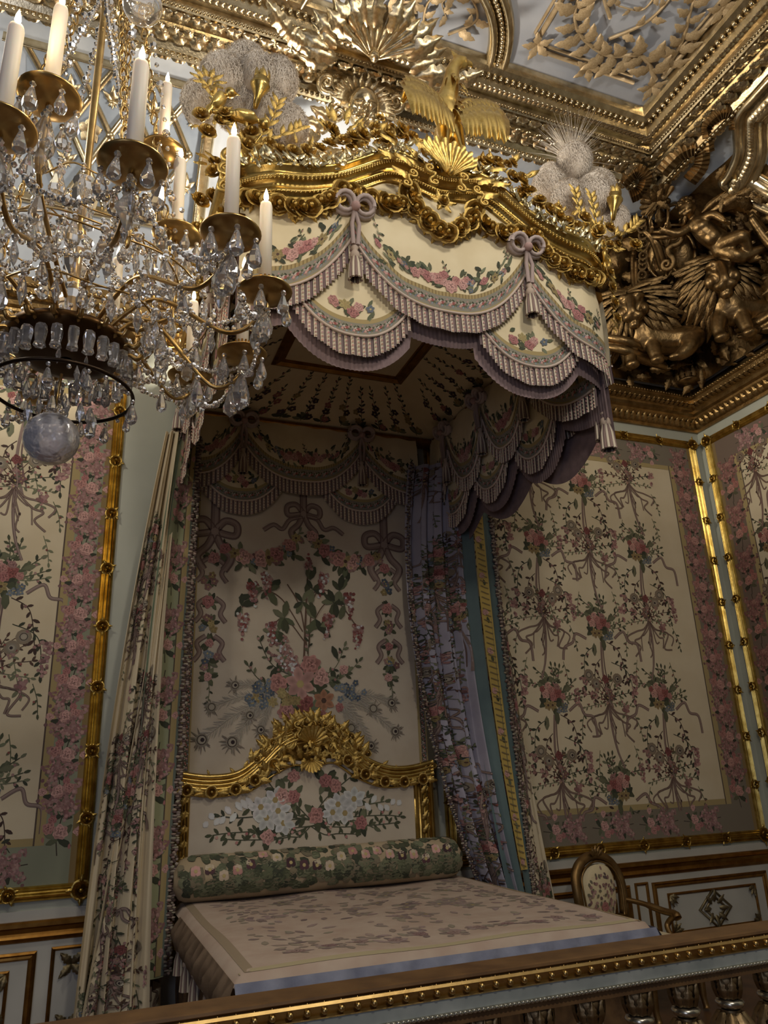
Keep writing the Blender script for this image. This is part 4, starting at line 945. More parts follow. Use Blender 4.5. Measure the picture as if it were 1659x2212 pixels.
cr = thing('bed_curtain', 'blue-lilac and cream floral bed curtain hanging on the right of the bed beside the armchair', 'curtain', (2.7, -.35, .0))
M_LILAC = plain('lilac_white_silk', rgb(170, 166, 178), .7, 0, rgb(152, 148, 164), 5, 200, .25)
PA = curtain_fn((2.40, 2.80), (2.38, 2.78), (2.94, 3.06), 4.02, .35, 3.6, .08, -.16, -.34)
cloth(PA, 90, 60, M_LILAC, 'lilac_drape', cr); scatter_curtain(PA, 6, cr, 17, .5, 3.6)
PB = curtain_fn((2.78, 2.86), (2.76, 2.87), (2.98, 3.08), 4.0, .35, .6, .02, -.36, -.42)
cloth(PB, 8, 30, M_BLUELIN, 'blue_green_lining', cr)
PC = curtain_fn((2.86, 2.94), (2.86, 2.96), (3.0, 3.06), 3.98, .9, .3, .01, -.43, -.42)
cloth(PC, 8, 40, plain('yellow_band_silk', YELBAND, .7), 'yellow_band', cr)
random.seed(41); m = Mo()
for v in np.arange(.05, 3.1, .3): m.rose(.04 + random.uniform(-.015, .015), v, .028, PINK[1]); m.leaf(.04, v + .03, 1.4, .05, 1)
for v in np.arange(.0, 3.1, .045): m.strip([(.01, v), (.07, v + .02)], .008, rgb(140, 118, 64), .5)
Emb().add(m).build('band_embroidery', lambda u, v: PC(u / .08, v / 3.1), cr, (.002, .078, .01, 3.09), base=.004)
PD = curtain_fn((2.94, 3.04), (2.95, 3.06), (3.06, 3.14), 3.98, .3, .5, .02, -.41, -.36)
cloth(PD, 10, 30, M_BLUELIN, 'blue_green_lining', cr)
trim_cord(PD, .95, 'tufted_trim', cr, 260); trim_cord(PA, .02, 'tufted_trim', cr, 240, .010)
PE = curtain_fn((3.04, 3.10), (3.06, 3.20), (3.12, 3.42), 3.96, .25, 1.1, .04, -.36, -.26)
cloth(PE, 30, 40, M_WALLSILK, 'outer_drape', cr); scatter_curtain(PE, 19, cr, 14, .3, 3.6)
e = Emb(); random.seed(43)
# ------------------------------------------------------------------ canopy over the bed
random.seed(51)
CX = 1.66
can = thing('bed_canopy', 'gilded carved bed canopy with fringed floral valance, shell and eagle crest', 'canopy', (CX, -1.2, 4.3))
C_CR, C_MV = rgb(206, 194, 172), rgb(112, 94, 94)
BAND = rgb(150, 144, 122)
TAS = MB()
TAS.add(*lathe([(0, .12), (.012, .12), (.02, .105), (.012, .09), (.022, .075), (.026, .05), (.016, .035)], 10), col=rgb(176, 158, 142))
for k in range(14):
    a = k * 2 * PI / 14; TAS.add(*tube([(.015 * math.cos(a), .015 * math.sin(a), .045), (.027 * math.cos(a), .027 * math.sin(a), -.0), (.032 * math.cos(a), .032 * math.sin(a), -.08)], .0075, 5), col=C_CR if k % 2 else rgb(132, 110, 104))
TASSEL_ME = shared('tassel', TAS, M_FRINGE)
BW = MB()
for sx in (-1, 1):
    a = np.linspace(0, 2 * PI, 14)
    for k, w in ((0, .020), (.022, .012), (-.02, .012)): BW.add(*tube(np.c_[sx * (.055 + .05 * np.cos(a)), .03 + .045 * np.sin(a), .02 + .02 * np.sin(a) + k], w, 6), col=rgb(176, 160, 154))
    BW.add(*tube([(0, 0, .02), (sx * .02, -.1, .03), (sx * .012, -.22, .02)], .012, 6), col=rgb(160, 142, 136))
V, F = ball(.028, 8, 6); BW.add(V + (0, .01, .04), F, col=rgb(170, 140, 134))
BOW_ME = shared('bow', BW, M_FRINGE)

def valance(parent, pos, s0, s1, bows, zc, zl, ztop, small=True, drop=.115, side=1, lining=True, seed=2, dz_end=-.07, zs=None, hw=.31):
    """pos(s,z,h): s along the edge, h outward. Swags hang between the bows, small scallops under them."""
    random.seed(seed)
    bows = list(bows); amp = zc - zl
    def cord(s):
        s = np.asarray(s, float); z = np.full(s.shape, zc)
        for a, b in zip(bows[:-1], bows[1:]):
            m, w_ = (a + b) / 2, (b - a) / 2; k = (s > a) & (s < b); z = np.where(k, zl + amp * np.abs((s - m) / w_) ** 2.6, z)
        z = np.where(s <= bows[0], zl + dz_end + (amp - dz_end) * np.clip((s - s0) / (bows[0] - s0), 0, 1) ** 2.6, z)
        return np.where(s >= bows[-1], zl + dz_end + (amp - dz_end) * np.clip((s1 - s) / (s1 - bows[-1]), 0, 1) ** 2.6, z)
    top = ztop if callable(ztop) else (lambda s: np.full(np.shape(s), ztop))
    q0 = np.array([(s0 + s1) / 2]); hdir = (pos(q0, q0 * 0 + 4, .1) - pos(q0, q0 * 0 + 4, 0))[0]
    def cloth_fn(u, v):
        c = cord(u); t = top(u); return pos(u, t + (c - t) * v, .012 + .022 * np.sin(PI * v) + .004 * np.sin(u * 30))
    V, F = surf(cloth_fn, 90, 10, s0, s1); part('valance_cloth', MB().add(V, F), M_CREAM, parent)
    P = lambda u, v: pos(u, cord(u) + v, .014 + .022 * np.sin(PI * np.clip(v / np.maximum(top(u) - cord(u), .05), 0, 1)) + .004 * np.sin(u * 30))
    e = Emb()
    e.band(s0, s1, .005, .105, BAND, 140, 3, .3); e.band(s0, s1, .10, .125, YELBAND, 140, 2, .8); e.band(s0, s1, .012, .022, YELBAND, 140, 2, .8)
    for s in np.arange(s0 + .03, s1 - .02, .062): e.add(FRIEZE, s, .06, 0, .92)
    for s in np.arange(s0, s1, .02): e.band(s, s + .008, .10, .124, rgb(150, 122, 58), 2, 2, 1.0)
    m = Mo(); ends = [(s0, bows[0])] + list(zip(bows[:-1], bows[1:])) + [(bows[-1], s1)]
    for a, b in ends:
        L = b - a
        for k in range(int(L / .010)):
            q = random.uniform(.1, .9); s = a + L * q; m.leaf(s, .18 + random.gauss(.012, .032), random.uniform(.2, 2.9) if random.random() < .7 else random.random() * 6, random.uniform(.03, .06), 1)
        n_ = max(3, int(L / .085))
        for k in range(n_):
            q = (k + .5) / n_; s = a + L * (.1 + .8 * q); r = .036 * (1.25 - abs(q - .5) * 1.2)
            if abs(q - .5) < .2:
                for dx, dy, rr in ((0, 0, .95), (.03, .03, .7), (-.035, .02, .6)): m.rose(s + dx, .18 + dy + random.uniform(-.02, .02), r * rr, ch(PINK))
            elif k % 3 == 0: m.rose(s, .185 + random.uniform(-.01, .02), r * .85)
            elif k % 3 == 1: m.flower(s, .19, r, ch(YEL), 3, 6, BRN[0])
            else: [m.flower(s + random.gauss(0, r * .6), .19 + random.gauss(0, r * .5), r * .45, ch(BLU + PINK), 3, 5) for _ in range(6)]
        for q in (.12, .5, .88): m.sprig([(a + L * q, .19), (a + L * (q + .02), .24), (a + L * q, .30)], .003, .022, .018, None, PINK)
    e.add(m); e.build('valance_embroidery', P, parent, dirv=hdir, base=.003)
    fr_ = MB(); cd_ = MB()
    def fringe(sA, sB, cf, h, length, c0, c1, step=.0155):
        n_ = max(2, int((sB - sA) / step)); sv = np.linspace(sA, sB, n_); w_ = (sB - sA) / n_ * .53
        for k, s in enumerate(sv):
            z = float(cf(np.array([s]))[0]); col = jit(c0 if k % 2 else c1, .08); d = .001 if k % 2 else -.001; L = length * random.uniform(.985, 1.015)
            hh = h + .006 * math.sin(s * 40)
            pts = [pos(np.array([s + dx]), np.array([z + dzz]), hh + d + dh)[0] for dzz, dd in ((0, 0), (-L, .006)) for dx, dh in ((-w_, dd), (0, .004 + dd), (w_, dd))]
            fr_.add(pts, [[0, 1, 4, 3], [1, 2, 5, 4]], col=col)
            if k % 2:
                for q in (.15, .35, .55, .75, .93):
                    p = pos(np.array([s]), np.array([z - L * q]), hh + .012)[0]; b_ = w_ * .8
                    fr_.add([p + (0, 0, b_), p + (b_, 0, 0), p - (0, 0, b_), p - (b_, 0, 0)], [[0, 1, 2, 3]], col=jit(rgb(168, 130, 120), .3))
        cv_ = np.linspace(sA, sB, max(8, int((sB - sA) / .03))); cd_.add(*tube(pos(cv_, cf(cv_), h + .012), .0075, 6), col=rgb(196, 178, 164))
    for a, b in ends: fringe(a, b, cord, .018, drop, C_CR, C_MV)
    if small:
        zs_ = zs if zs is not None else zl - .23; q_ = Emb()
        for bw in bows:
            cf = lambda s, bw=bw: zs_ + .2 * np.abs((s - bw) / hw) ** 2.4
            f_ = lambda u, v, cf=cf: pos(u, zc + .02 + (cf(u) - zc - .02) * v, -.012 + 0 * u)
            V, F = surf(f_, 20, 6, bw - hw, bw + hw); part('scallop_cloth', MB().add(V, F), M_CREAM, parent)
            fringe(bw - hw, bw + hw, cf, -.008, drop, C_CR, C_MV)
            e = Emb(); e.band(bw - hw, bw + hw, .005, .085, BAND, 40, 3, .3); e.band(bw - hw, bw + hw, .08, .105, YELBAND, 40, 2, .8)
            for s in np.arange(bw - hw + .03, bw + hw, .062): e.add(FRIEZE, s, .045, 0, .85)
            m = Mo(); 
            for k in range(16): m.leaf(bw + random.uniform(-.12, .12), .16 + random.gauss(0, .02), random.random() * 6, .05, 1)
            for dx, r in ((-.1, .034), (.0, .036), (.035, .03)): m.rose(bw + dx, .16 + random.uniform(-.02, .02), r)
            m.flower(bw - .04, .18, .035, YEL[0], 3, 6); m.flower(bw + .1, .165, .026, BLU[0], 3)
            e.add(m); e.build('scallop_embroidery', lambda u, v, cf=cf: pos(u, cf(u) + v, -.010 + 0 * u), parent, dirv=hdir, base=.002)
    part('fringe', fr_, M_FRINGE, parent, False, kind='stuff'); part('cord', cd_, M_FRINGE, parent)
    if lining:
        def env(s):
            z = cord(s) - drop
            for bw in bows:
                k = np.abs(s - bw) < hw * 1.08; z = np.where(k, np.minimum(z, zs_ - drop + .16 * np.abs((s - bw) / hw) ** 2.4), z)
            return z - .055
        V, F = surf(lambda u, v: pos(u, zc + .15 + (env(u) - zc - .15) * v, -.05 + .004 * np.sin(u * 260) * v), int((s1 - s0) / .008), 6, s0, s1)
        part('mauve_lining', MB().add(V, F), M_LINING, parent)
    for bw in bows:
        p, q = pos(np.array([bw]), np.array([zc + .14]), .05)[0], pos(np.array([bw]), np.array([zc + .14]), .06)[0]
        inst('bow', BOW_ME, parent, fr(p, q - p, (0, 0, 1), 1.0))
        p = pos(np.array([bw]), np.array([zc - .20]), .055)[0]; inst('tassel', TASSEL_ME, parent, fr(p, (0, 0, 1), (0, 1, 0), 1.05))
    return cord
# carved cornice curves, mirrored about the middle: (distance from the middle, height)
TOPC = [(1.16, 4.63), (1.08, 4.605), (.97, 4.60), (.77, 4.63), (.60, 4.69), (.48, 4.77), (.36, 4.85), (.24, 4.89), (.12, 4.86), (0, 4.84)]
BOTC = [(1.16, 4.40), (.97, 4.39), (.80, 4.42), (.62, 4.50), (.46, 4.60), (.30, 4.70), (.15, 4.69), (0, 4.66)]
def mirror(c): return np.array([(CX - d, z) for d, z in c] + [(CX + d, z) for d, z in c[-2::-1]])
tc = crom([(x, 0, z) for x, z in mirror(TOPC)], 5); bc = crom([(x, 0, z) for x, z in mirror(BOTC)], 5)
ztopf = lambda x: np.interp(x, tc[:, 0], tc[:, 2]); zbotf = lambda x: np.interp(x, bc[:, 0], bc[:, 2])
HWD = 1.10
def yfront(x):
    q = np.clip((np.abs(np.asarray(x, float) - CX) - .90) / (HWD - .90), 0, 1.2); return -2.45 + .10 * q * q
pos_f = lambda s, z, h: np.stack([s + 0 * z, yfront(s) - h + 0 * z, z + 0 * s], -1)
valance(can, pos_f, CX - HWD, CX + HWD, (CX - .525, CX + .525), 4.27, 3.92, lambda s: zbotf(s) + .02, zs=3.69, seed=61)
XS0, XS1 = CX - HWD - .02, CX + HWD + .02
pos_l = lambda s, z, h: np.stack([XS0 - h + 0 * z, -s + 0 * z, z + 0 * s], -1)
valance(can, pos_l, .05, 2.36, (.5, 1.2, 1.9), 4.24, 3.92, 4.45, zs=3.69, seed=63, lining=False, side=-1)
pos_r = lambda s, z, h: np.stack([XS1 + h + 0 * z, -s + 0 * z, z + 0 * s], -1)
valance(can, pos_r, .05, 2.36, (.5, 1.2, 1.9), 4.24, 3.92, 4.45, zs=3.69, seed=64, lining=False)
# the inner valances (right side, back)
pos_ir = lambda s, z, h: np.stack([XS1 - .10 - h + 0 * z, -s + 0 * z, z + 0 * s], -1)
valance(can, pos_ir, .1, 2.36, (.45, 1.05, 1.65), 4.08, 3.74, 4.32, zs=3.54, seed=65, side=-1, hw=.26)
pos_b = lambda s, z, h: np.stack([s + 0 * z, -.10 - h + 0 * z, z + 0 * s], -1)
valance(can, pos_b, .62, 2.52, (1.02, 2.0), 4.10, 3.81, 4.30, zs=3.61, seed=66, lining=False, dz_end=-.02)
# plain outer lining hung on the right side, seen from within the room under the side fringe
V, F = surf(lambda u, v: np.stack([XS1 + .03 + 0 * u, -u, 4.2 - v * (.72 + .16 * np.abs(np.sin(u * 4.2 + .3)))], -1), 90, 6, .1, 2.3); part('outer_lining', MB().add(V, F), M_LINING, can)

# tester: roof, rim board, sloping embroidered ceiling
rf = MB(); rf.add(*box(XS0 - .03, XS1 + .03, -2.38, -.0, 4.60, 4.64)); part('canopy_roof', rf, M_BROWN, can, False)
R0, R1 = (XS0 + .02, XS1 - .02, -2.36, -.03, 4.30), (XS0 + .62, XS1 - .62, -1.75, -.64, 4.55)
def rect(r): return np.array([(r[0], r[2], r[4]), (r[1], r[2], r[4]), (r[1], r[3], r[4]), (r[0], r[3], r[4])])
a, b = rect(R0), rect(R1)
part('tester_lining', MB().add(np.vstack([a, b]), [[0, 1, 5, 4], [1, 2, 6, 5], [2, 3, 7, 6], [3, 0, 4, 7], [4, 5, 6, 7]]), M_CREAM, can, False)
rim = MB(); rim.add(*frame_sweep(a, (0, 0, -1), [(.03, -.04), (.03, .02), (0, .035), (-.03, .02), (-.05, .03), (-.08, .01), (-.09, 0), (-.09, -.02)])); rim.add(*frame_sweep(b, (0, 0, -1), [(.03, -.01), (.03, .02), (0, .03), (-.03, .015), (-.05, .02), (-.05, -.01)]))
part('tester_moulding', rim, M_GILTDK, can, False)
random.seed(71)
for k in range(4):
    p0, p1, q1, q0 = a[k], a[(k + 1) % 4], b[(k + 1) % 4], b[k]; L = np.linalg.norm(p1 - p0); e = Emb(); m = Mo()
    for s in np.arange(.15, L - .1, .19):
        hgt = random.uniform(.35, .6)
        m.sprig([(s, .12), (s + random.uniform(-.03, .03), .12 + hgt * .5), (s + random.uniform(-.05, .05), .12 + hgt)], .006, .05, .035, GRN[ch((0, 2))], RED)
        for z in (.16, .24, .34): m.flower(s + random.uniform(-.06, .06), z + random.uniform(0, .08), .04, ch([rgb(80, 52, 56), YEL[1], PINK[2], rgb(96, 70, 84)]), 3)
        for q in range(6): m.leaf(s, .14, random.uniform(0, 3.1), .09, 1)
    e.add(m)
    def Pq(u, v, p0=p0, p1=p1, q0=q0, q1=q1, L=L):
        s = (u / L)[:, None]; t = (v / .75)[:, None]; return (p0 + (p1 - p0) * s) * (1 - t) + (q0 + (q1 - q0) * s) * t
    e.build('tester_embroidery', Pq, can, dirv=(0, 0, -1))

# carved cornice
n = len(tc); hz_ = tc[:, 2] - zbotf(tc[:, 0])
Pt = np.c_[tc[:, 0], yfront(tc[:, 0]) - .0, tc[:, 2]]
CPROF = [(-.12, -.02), (-.0, .02), (.06, .03), (.085, -.02), (.075, -.10), (.055, -.16), (.05, -.24), (.06, -.30), (.085, -.36), (.09, -.42), (.07, -.47), (.05, -.52), (.045, -.62), (.05, -.70), (.06, -.74), (.055, -.80), (.035, -.84), (.03, -.95), (.035, -1.0), (.0, -1.02), (-.06, -1.0)]
part('front_cornice', MB().add(*sweep(Pt, np.tile((0, -1, 0), (n, 1)), np.c_[0 * hz_, 0 * hz_, hz_], CPROF)), M_GOLD, can)
for x, o in ((XS0, -1), (XS1, 1)):
    yy = np.linspace(-2.42, -.02, 30); zt = 4.62 + .05 * np.sin(yy * 2.6); q = np.c_[np.full(30, x), yy, zt]
    part('side_cornice', MB().add(*sweep(q, np.tile((o, 0, 0), (30, 1)), np.tile((0, 0, .22), (30, 1)), CPROF)), M_GOLD, can)
q = np.c_[tc[:, 0], yfront(tc[:, 0]) - .105, tc[:, 2] - hz_ * .60 - .0]; b1 = MB(); V, F = ball(.008, 5, 4)
for k in range(3): 
    for i in np.linspace(0, n - 1.01, 150): j = int(i); p = q[j] + (q[j + 1] - q[j]) * (i - j); b1.add(V, F, M=T(p[0], p[1] + (.0, .0, .045)[k], p[2] + (.0, .012, -.045)[k]))
part('pearl_row', b1, M_GOLD, can, kind='stuff')
Gl, Gr, Gf, Gs, Gc, Gn = lf_g, ro_g, fl_g, sh_g, sc_g, shared('narrow_leaf', LEAF2, M_GOLD)
NLEAF = {}; MORE = MB()
def cleaf(par, M):
    """the first 300 leaves of a thing are parts; the rest are joined"""
    NLEAF[par.name] = NLEAF.get(par.name, 0) + 1
    if par is can and NLEAF[par.name] > 296: MORE.merge(LEAF, M)
    else: inst('carved_leaf', Gl, par, M)
def along(pts, step):
    p = crom(pts, 8); L = np.r_[0, np.cumsum(np.linalg.norm(np.diff(p, axis=0), axis=1))]
    for s in np.arange(0, L[-1], step):
        i = max(1, min(np.searchsorted(L, s), len(p) - 1)); yield p[i], (p[i] - p[i - 1]) / (np.linalg.norm(p[i] - p[i - 1]) + 1e-9)
def garland(par, pts, n, r=.042, step=.06, thick=.02):
    n = np.array(n, float)
    for p, t in along(pts, step):
        q = p + n * thick; o = np.cross(n, t)
        inst('carved_rose', Gr, par, fr(q + n * r * .4 + o * random.uniform(-.012, .012), n + np.array([random.uniform(-.5, .5), 0, random.uniform(-.5, .2)]), (0, 0, 1), r * random.uniform(1.1, 1.45), random.random() * 6))
        for sd in (-1, 1): cleaf(par, fr(q + o * sd * r * .35 - n * r * .2, n + o * sd * .7, o * sd + t * random.uniform(-.8, .8), r * random.uniform(1.1, 1.4)))
        if random.random() < .6: inst('carved_flower', Gf, par, fr(q + n * .01 - o * r * .9, n - o * .6, (0, 0, 1), r * .55))
def front_pts(l, h=.03): return [(x, float(yfront(x)) - h, z) for x, z in l]
GL = [(-1.12, 4.44), (-.98, 4.345), (-.80, 4.34), (-.66, 4.43), (-.58, 4.52)]; GM = [(-.55, 4.52), (-.43, 4.50), (-.3, 4.50), (-.22, 4.56)]; GCn = [(-.21, 4.62), (-.14, 4.48), (0.0, 4.40), (.14, 4.48), (.21, 4.62)]
for g in (GL, GM): garland(can, front_pts([(CX + d, z) for d, z in g]), FN); garland(can, front_pts([(CX - d, z) for d, z in g]), FN)
garland(can, front_pts([(CX + d, z) for d, z in GCn], .04), FN, .045, .055)
for s in (-1, 1):
    for x, o in ((XS0, -1), (XS1, 1)): pass
# running leaves on the crown of the cornice (small: joined)
b1 = MB(); V, F = unit_leaf(6, 5, 1, .6, .35, 3)
for x in np.arange(CX - 1.14, CX + 1.14, .0075):
    z = ztopf(x); b1.add(V, F, M=fr((x, yfront(x) - random.uniform(.05, .10), z + random.uniform(-.03, .035)), (random.uniform(-.5, .5), -1, random.uniform(0, 1)), (random.uniform(-1, 1), 0, .5), random.uniform(.04, .065)))
for y in np.arange(-2.4, -.1, .03):
    for x, o in ((XS0, -1), (XS1, 1)): b1.add(V, F, M=fr((x + o * .06, y, 4.63 + .05 * math.sin(y * 2.6) + random.uniform(-.05, .02)), (o, random.uniform(-.5, .5), .5), (0, random.uniform(-1, 1), .6), random.uniform(.05, .08)))
part('running_leaves', b1, gold('pale_gilt_leaves', rgb(180, 164, 120), rgb(204, 192, 156), .32, 60, .3), can, kind='stuff')
# big acanthus scrolls flanking the shell
for s in (-1, 1):
    for k, (d, z, sc, a) in enumerate(((.20, 4.72, .12, 1.25), (.29, 4.84, .11, .9))):
        inst('acanthus_leaf', Gl, can, fr((CX + s * d, -2.56, z - .06), (0, -1, .25), (s * math.cos(a) * 1.2, 0, math.sin(a) - .9), sc * 1.15))
        inst('acanthus_leaf', Gl, can, fr((CX + s * d, -2.58, z + .02), (0, -1, .4), (s, 0, .25 - .2 * k), sc * 1.0))
    inst('carved_scroll', Gc, can, fr((CX + s * .09, -2.60, 4.70), FN, (s * .25, 0, 1), (.075 * s, .062, .09)))
    inst('carved_scroll', Gc, can, fr((CX + s * .22, -2.58, 4.66), FN, (s * -.5, 0, 1), (-.07 * s, .06, .08)))
    garland(can, [(CX + s * .30, -2.5, 4.94), (CX + s * .5, -2.5, 4.88), (CX + s * .75, -2.48, 4.72), (CX + s * 1.0, -2.44, 4.68)], (0, -1, .5), .036, .075)
inst('carved_shell', Gs, can, fr((CX + .03, -2.56, 4.75), (0, -1, .15), (0, 0, 1), .17)); inst('carved_shell', Gs, can, fr((CX + .03, -2.53, 4.80), (0, -1, .3), (0, 0, 1), .20))
for a in np.linspace(-1.5, 1.5, 9): inst('acanthus_leaf', Gl, can, fr((CX + .03 + .15 * math.sin(a), -2.51, 4.80 + .15 * math.cos(a)), (0, -1, .2), (math.sin(a), 0, math.cos(a)), .13))
for k in range(6): inst('star_petal', Gl, can, fr((CX - .02, -2.55, 4.565), (0, -1, 0), (math.cos(k * 1.047), 0, math.sin(k * 1.047)), .085))
inst('carved_rose', Gr, can, fr((CX - .02, -2.57, 4.565), FN, (0, 0, 1), .035))
# standing flower and leaf clusters on the crown
def cluster(x, y, z, n_, R, rose=.045, par=can, seed=0):
    for k in range(n_):
        a = random.random() * 2 * PI; r = R * math.sqrt(random.random()); p = (x + r * math.cos(a), y + random.uniform(-.04, .04), z + r * math.sin(a))
        if k % 3 == 0: inst('carved_rose', Gr, par, fr(p, (random.uniform(-.5, .5), -1, .2), (0, 0, 1), rose * random.uniform(.8, 1.2)))
        cleaf(par, fr(p, (random.uniform(-.6, .6), -1, random.uniform(-.2, .5)), (math.cos(a), 0, math.sin(a) + .3), rose * random.uniform(1.1, 1.7)))
cluster(1.09, -2.45, 4.97, 18, .10); cluster(1.27, -2.45, 4.98, 14, .09); cluster(1.47, -2.45, 5.06, 20, .12, .04); cluster(1.40, -2.4, 5.16, 10, .09, .03)
cluster(1.95, -2.45, 4.96, 14, .10); cluster(2.12, -2.45, 4.98, 18, .13, .04); cluster(2.28, -2.45, 4.86, 14, .10, .04); cluster(2.52, -2.42, 4.80, 16, .13, .04); cluster(.88, -2.43, 4.76, 12, .09)
for x, z, a in ((1.06, 5.05, 1.9), (1.12, 5.07, 1.3), (1.3, 5.06, .7), (2.2, 5.1, 1.0), (2.3, 5.03, .6)): inst('narrow_leaf', Gn, can, fr((x, -2.45, z), FN, (math.cos(a), 0, math.sin(a)), .10))
for k in range(7): cluster(XS0 - .02, -2.2 + .33 * k, 4.80, 14, .13, .045)
for k in range(3): garland(can, [(XS0, -2.3 + .75 * k, 4.42), (XS0, -1.95 + .75 * k, 4.30), (XS0, -1.6 + .75 * k, 4.42)], (-1, 0, 0), .045, .085)
part('carved_foliage', MORE, M_GOLD, can, kind='stuff')
# corner volutes with hanging acanthus
for s, x0 in ((-1, XS0), (1, XS1)):
    for k, q in enumerate(((.05, 4.60, .10), (.07, 4.52, .085))): inst('corner_volute', Gc, can, fr((x0 + s * q[0], -2.42, q[1]), (s * .5, -1, 0), (0, 0, 1), (q[2] * s, q[2], q[2])))
    for k in range(9):
        z = 4.52 - .055 * k; inst('acanthus_leaf', Gl, can, fr((x0 + s * (.05 - .004 * k), -2.42, z), (s * .7, -1, .1), (s * random.uniform(-.5, .9), 0, -1), .10 - .004 * k))
        if k % 2: inst('carved_rose', Gr, can, fr((x0 + s * .03, -2.46, z - .02), (s * .4, -1, 0), (0, 0, 1), .036))
inst('cornucopia', sc_g, can, fr((2.47, -2.5, 4.72), (0, -1, .2), (-.6, 0, 1), (.12, .09, .14)))
for k in range(2): 
    p = (2.75 + .02 * k, -2.30 + .06 * k, 3.42 + .09 * k); inst('tassel', TASSEL_ME, can, fr(p, (0, 0, 1), (0, 1, 0), 1.25))
    part('tassel_cord', MB().add(*tube([(p[0], p[1], p[2] + .14), (p[0] - .005, p[1] - .01, 3.85)], .009, 6), col=rgb(190, 176, 160)), M_FRINGE, can)

# fused figures: overlapping ellipsoids and capsules voxel-remeshed to one skin
def fuse(name, prims, voxel, mat, smooth_it=3):
    mb = MB()
    for p in prims:
        if p[0] == 'e':
            V, F = ball(1, 16, 12); _, c, r = p[:3]; r = np.array(r, float) * np.ones(3)
            M = fr(c, p[3] if len(p) > 3 else (0, 0, 1), p[4] if len(p) > 4 else (0, 1, 0), r); mb.add(V, F, M=M)
        else:
            _, pts, rad = p; q = crom(pts, 5) if len(pts) > 2 else np.array(pts, float)
            rr = np.interp(np.linspace(0, 1, len(q)), np.linspace(0, 1, len(np.atleast_1d(rad))), np.atleast_1d(rad)) if np.ndim(rad) else rad
            mb.add(*tube(q, rr, 12)); rr = np.ones(len(q)) * rr
            for i in (0, -1): V, F = ball(rr[i] * .98, 12, 8); mb.add(V + q[i], F)
    me = mb.mesh(name, mat); o = bpy.data.objects.new('tmp', me); COL.objects.link(o)
    md = o.modifiers.new('r', 'REMESH'); md.mode = 'VOXEL'; md.voxel_size = voxel; md.use_smooth_shade = True
    ms = o.modifiers.new('s', 'SMOOTH'); ms.iterations = smooth_it; ms.factor = .5
    dg = bpy.context.evaluated_depsgraph_get(); m2 = bpy.data.meshes.new_from_object(o.evaluated_get(dg)); m2.name = name
    bpy.data.objects.remove(o); bpy.data.meshes.remove(me)
    if not m2.materials: m2.materials.append(mat)
    return m2
def place_fused(name, me, parent, M=np.eye(4)): return inst(name, me, parent, M)
# eagle on the crest
eag = fuse('eagle', [('e', (1.79, -2.42, 5.38), (.085, .08, .16), (-.25, 0, 1)), ('c', [(1.79, -2.43, 5.45), (1.82, -2.45, 5.60), (1.84, -2.46, 5.72), (1.88, -2.46, 5.79)], [.075, .055, .042, .042]), ('e', (1.895, -2.46, 5.80), (.055, .042, .045)), ('c', [(1.93, -2.46, 5.815), (1.97, -2.46, 5.82), (1.985, -2.46, 5.795)], [.026, .018, .007]), ('c', [(1.87, -2.46, 5.845), (1.84, -2.46, 5.88)], [.018, .008]), ('e', (1.915, -2.495, 5.815), .012), ('c', [(1.76, -2.44, 5.25), (1.74, -2.46, 5.14), (1.75, -2.46, 5.05)], [.055, .035, .022]), ('c', [(1.83, -2.44, 5.25), (1.84, -2.46, 5.14), (1.86, -2.46, 5.05)], [.055, .035, .022]), ('c', [(1.77, -2.4, 5.25), (1.78, -2.36, 5.12), (1.80, -2.34, 4.98)], [.06, .06, .03])], .011, M_GOLD)
eg = place_fused('eagle', eag, can)
fth = shared('wing_feather', leaf_mb(nu=7, nv=5, W=.26, curl=.12, lobes=0, cup=.05), M_GOLD)
for s, sh in ((-1, (1.72, 5.44)), (1, (1.87, 5.44))):
    wr = (sh[0] + s * .17, sh[1] + .07); bm_ = fuse('wing_arm', [('c', [(sh[0], -2.40, sh[1]), (sh[0] + s * .09, -2.41, sh[1] + .09), (wr[0], -2.42, wr[1])], [.05, .045, .03]), ('c', [(wr[0], -2.42, wr[1]), (wr[0] + s * .05, -2.42, wr[1] - .12)], [.032, .02])], .012, M_GOLD)
    place_fused('wing_arm', bm_, can)
    for row, (n_, L, dz, dy) in enumerate(((10, .46, 0, 0), (9, .30, .01, -.022), (8, .17, .02, -.04))):
        for k in range(n_):
            q = k / (n_ - 1); x = sh[0] + s * (.02 + .20 * q); z = sh[1] + .0 + .08 * math.sin(q * 2.0) + dz - .01
            inst('wing_feather', fth, can, fr((x, -2.44 + dy, z), (s * -.1, -1, .15), (s * (-.10 + .16 * q), 0, -1), L * (1 - .35 * abs(q - .7)) * random.uniform(.93, 1.05)))
for k in range(14):
    a = random.uniform(-1.2, 1.2); z = random.uniform(5.3, 5.7); x = 1.79 + (z - 5.38) * .22; inst('breast_feather', fth, can, fr((x + .06 * math.sin(a), -2.44 - .055 * math.cos(a), z), (math.sin(a), -math.cos(a), .3), (0, 0, -1), .09))
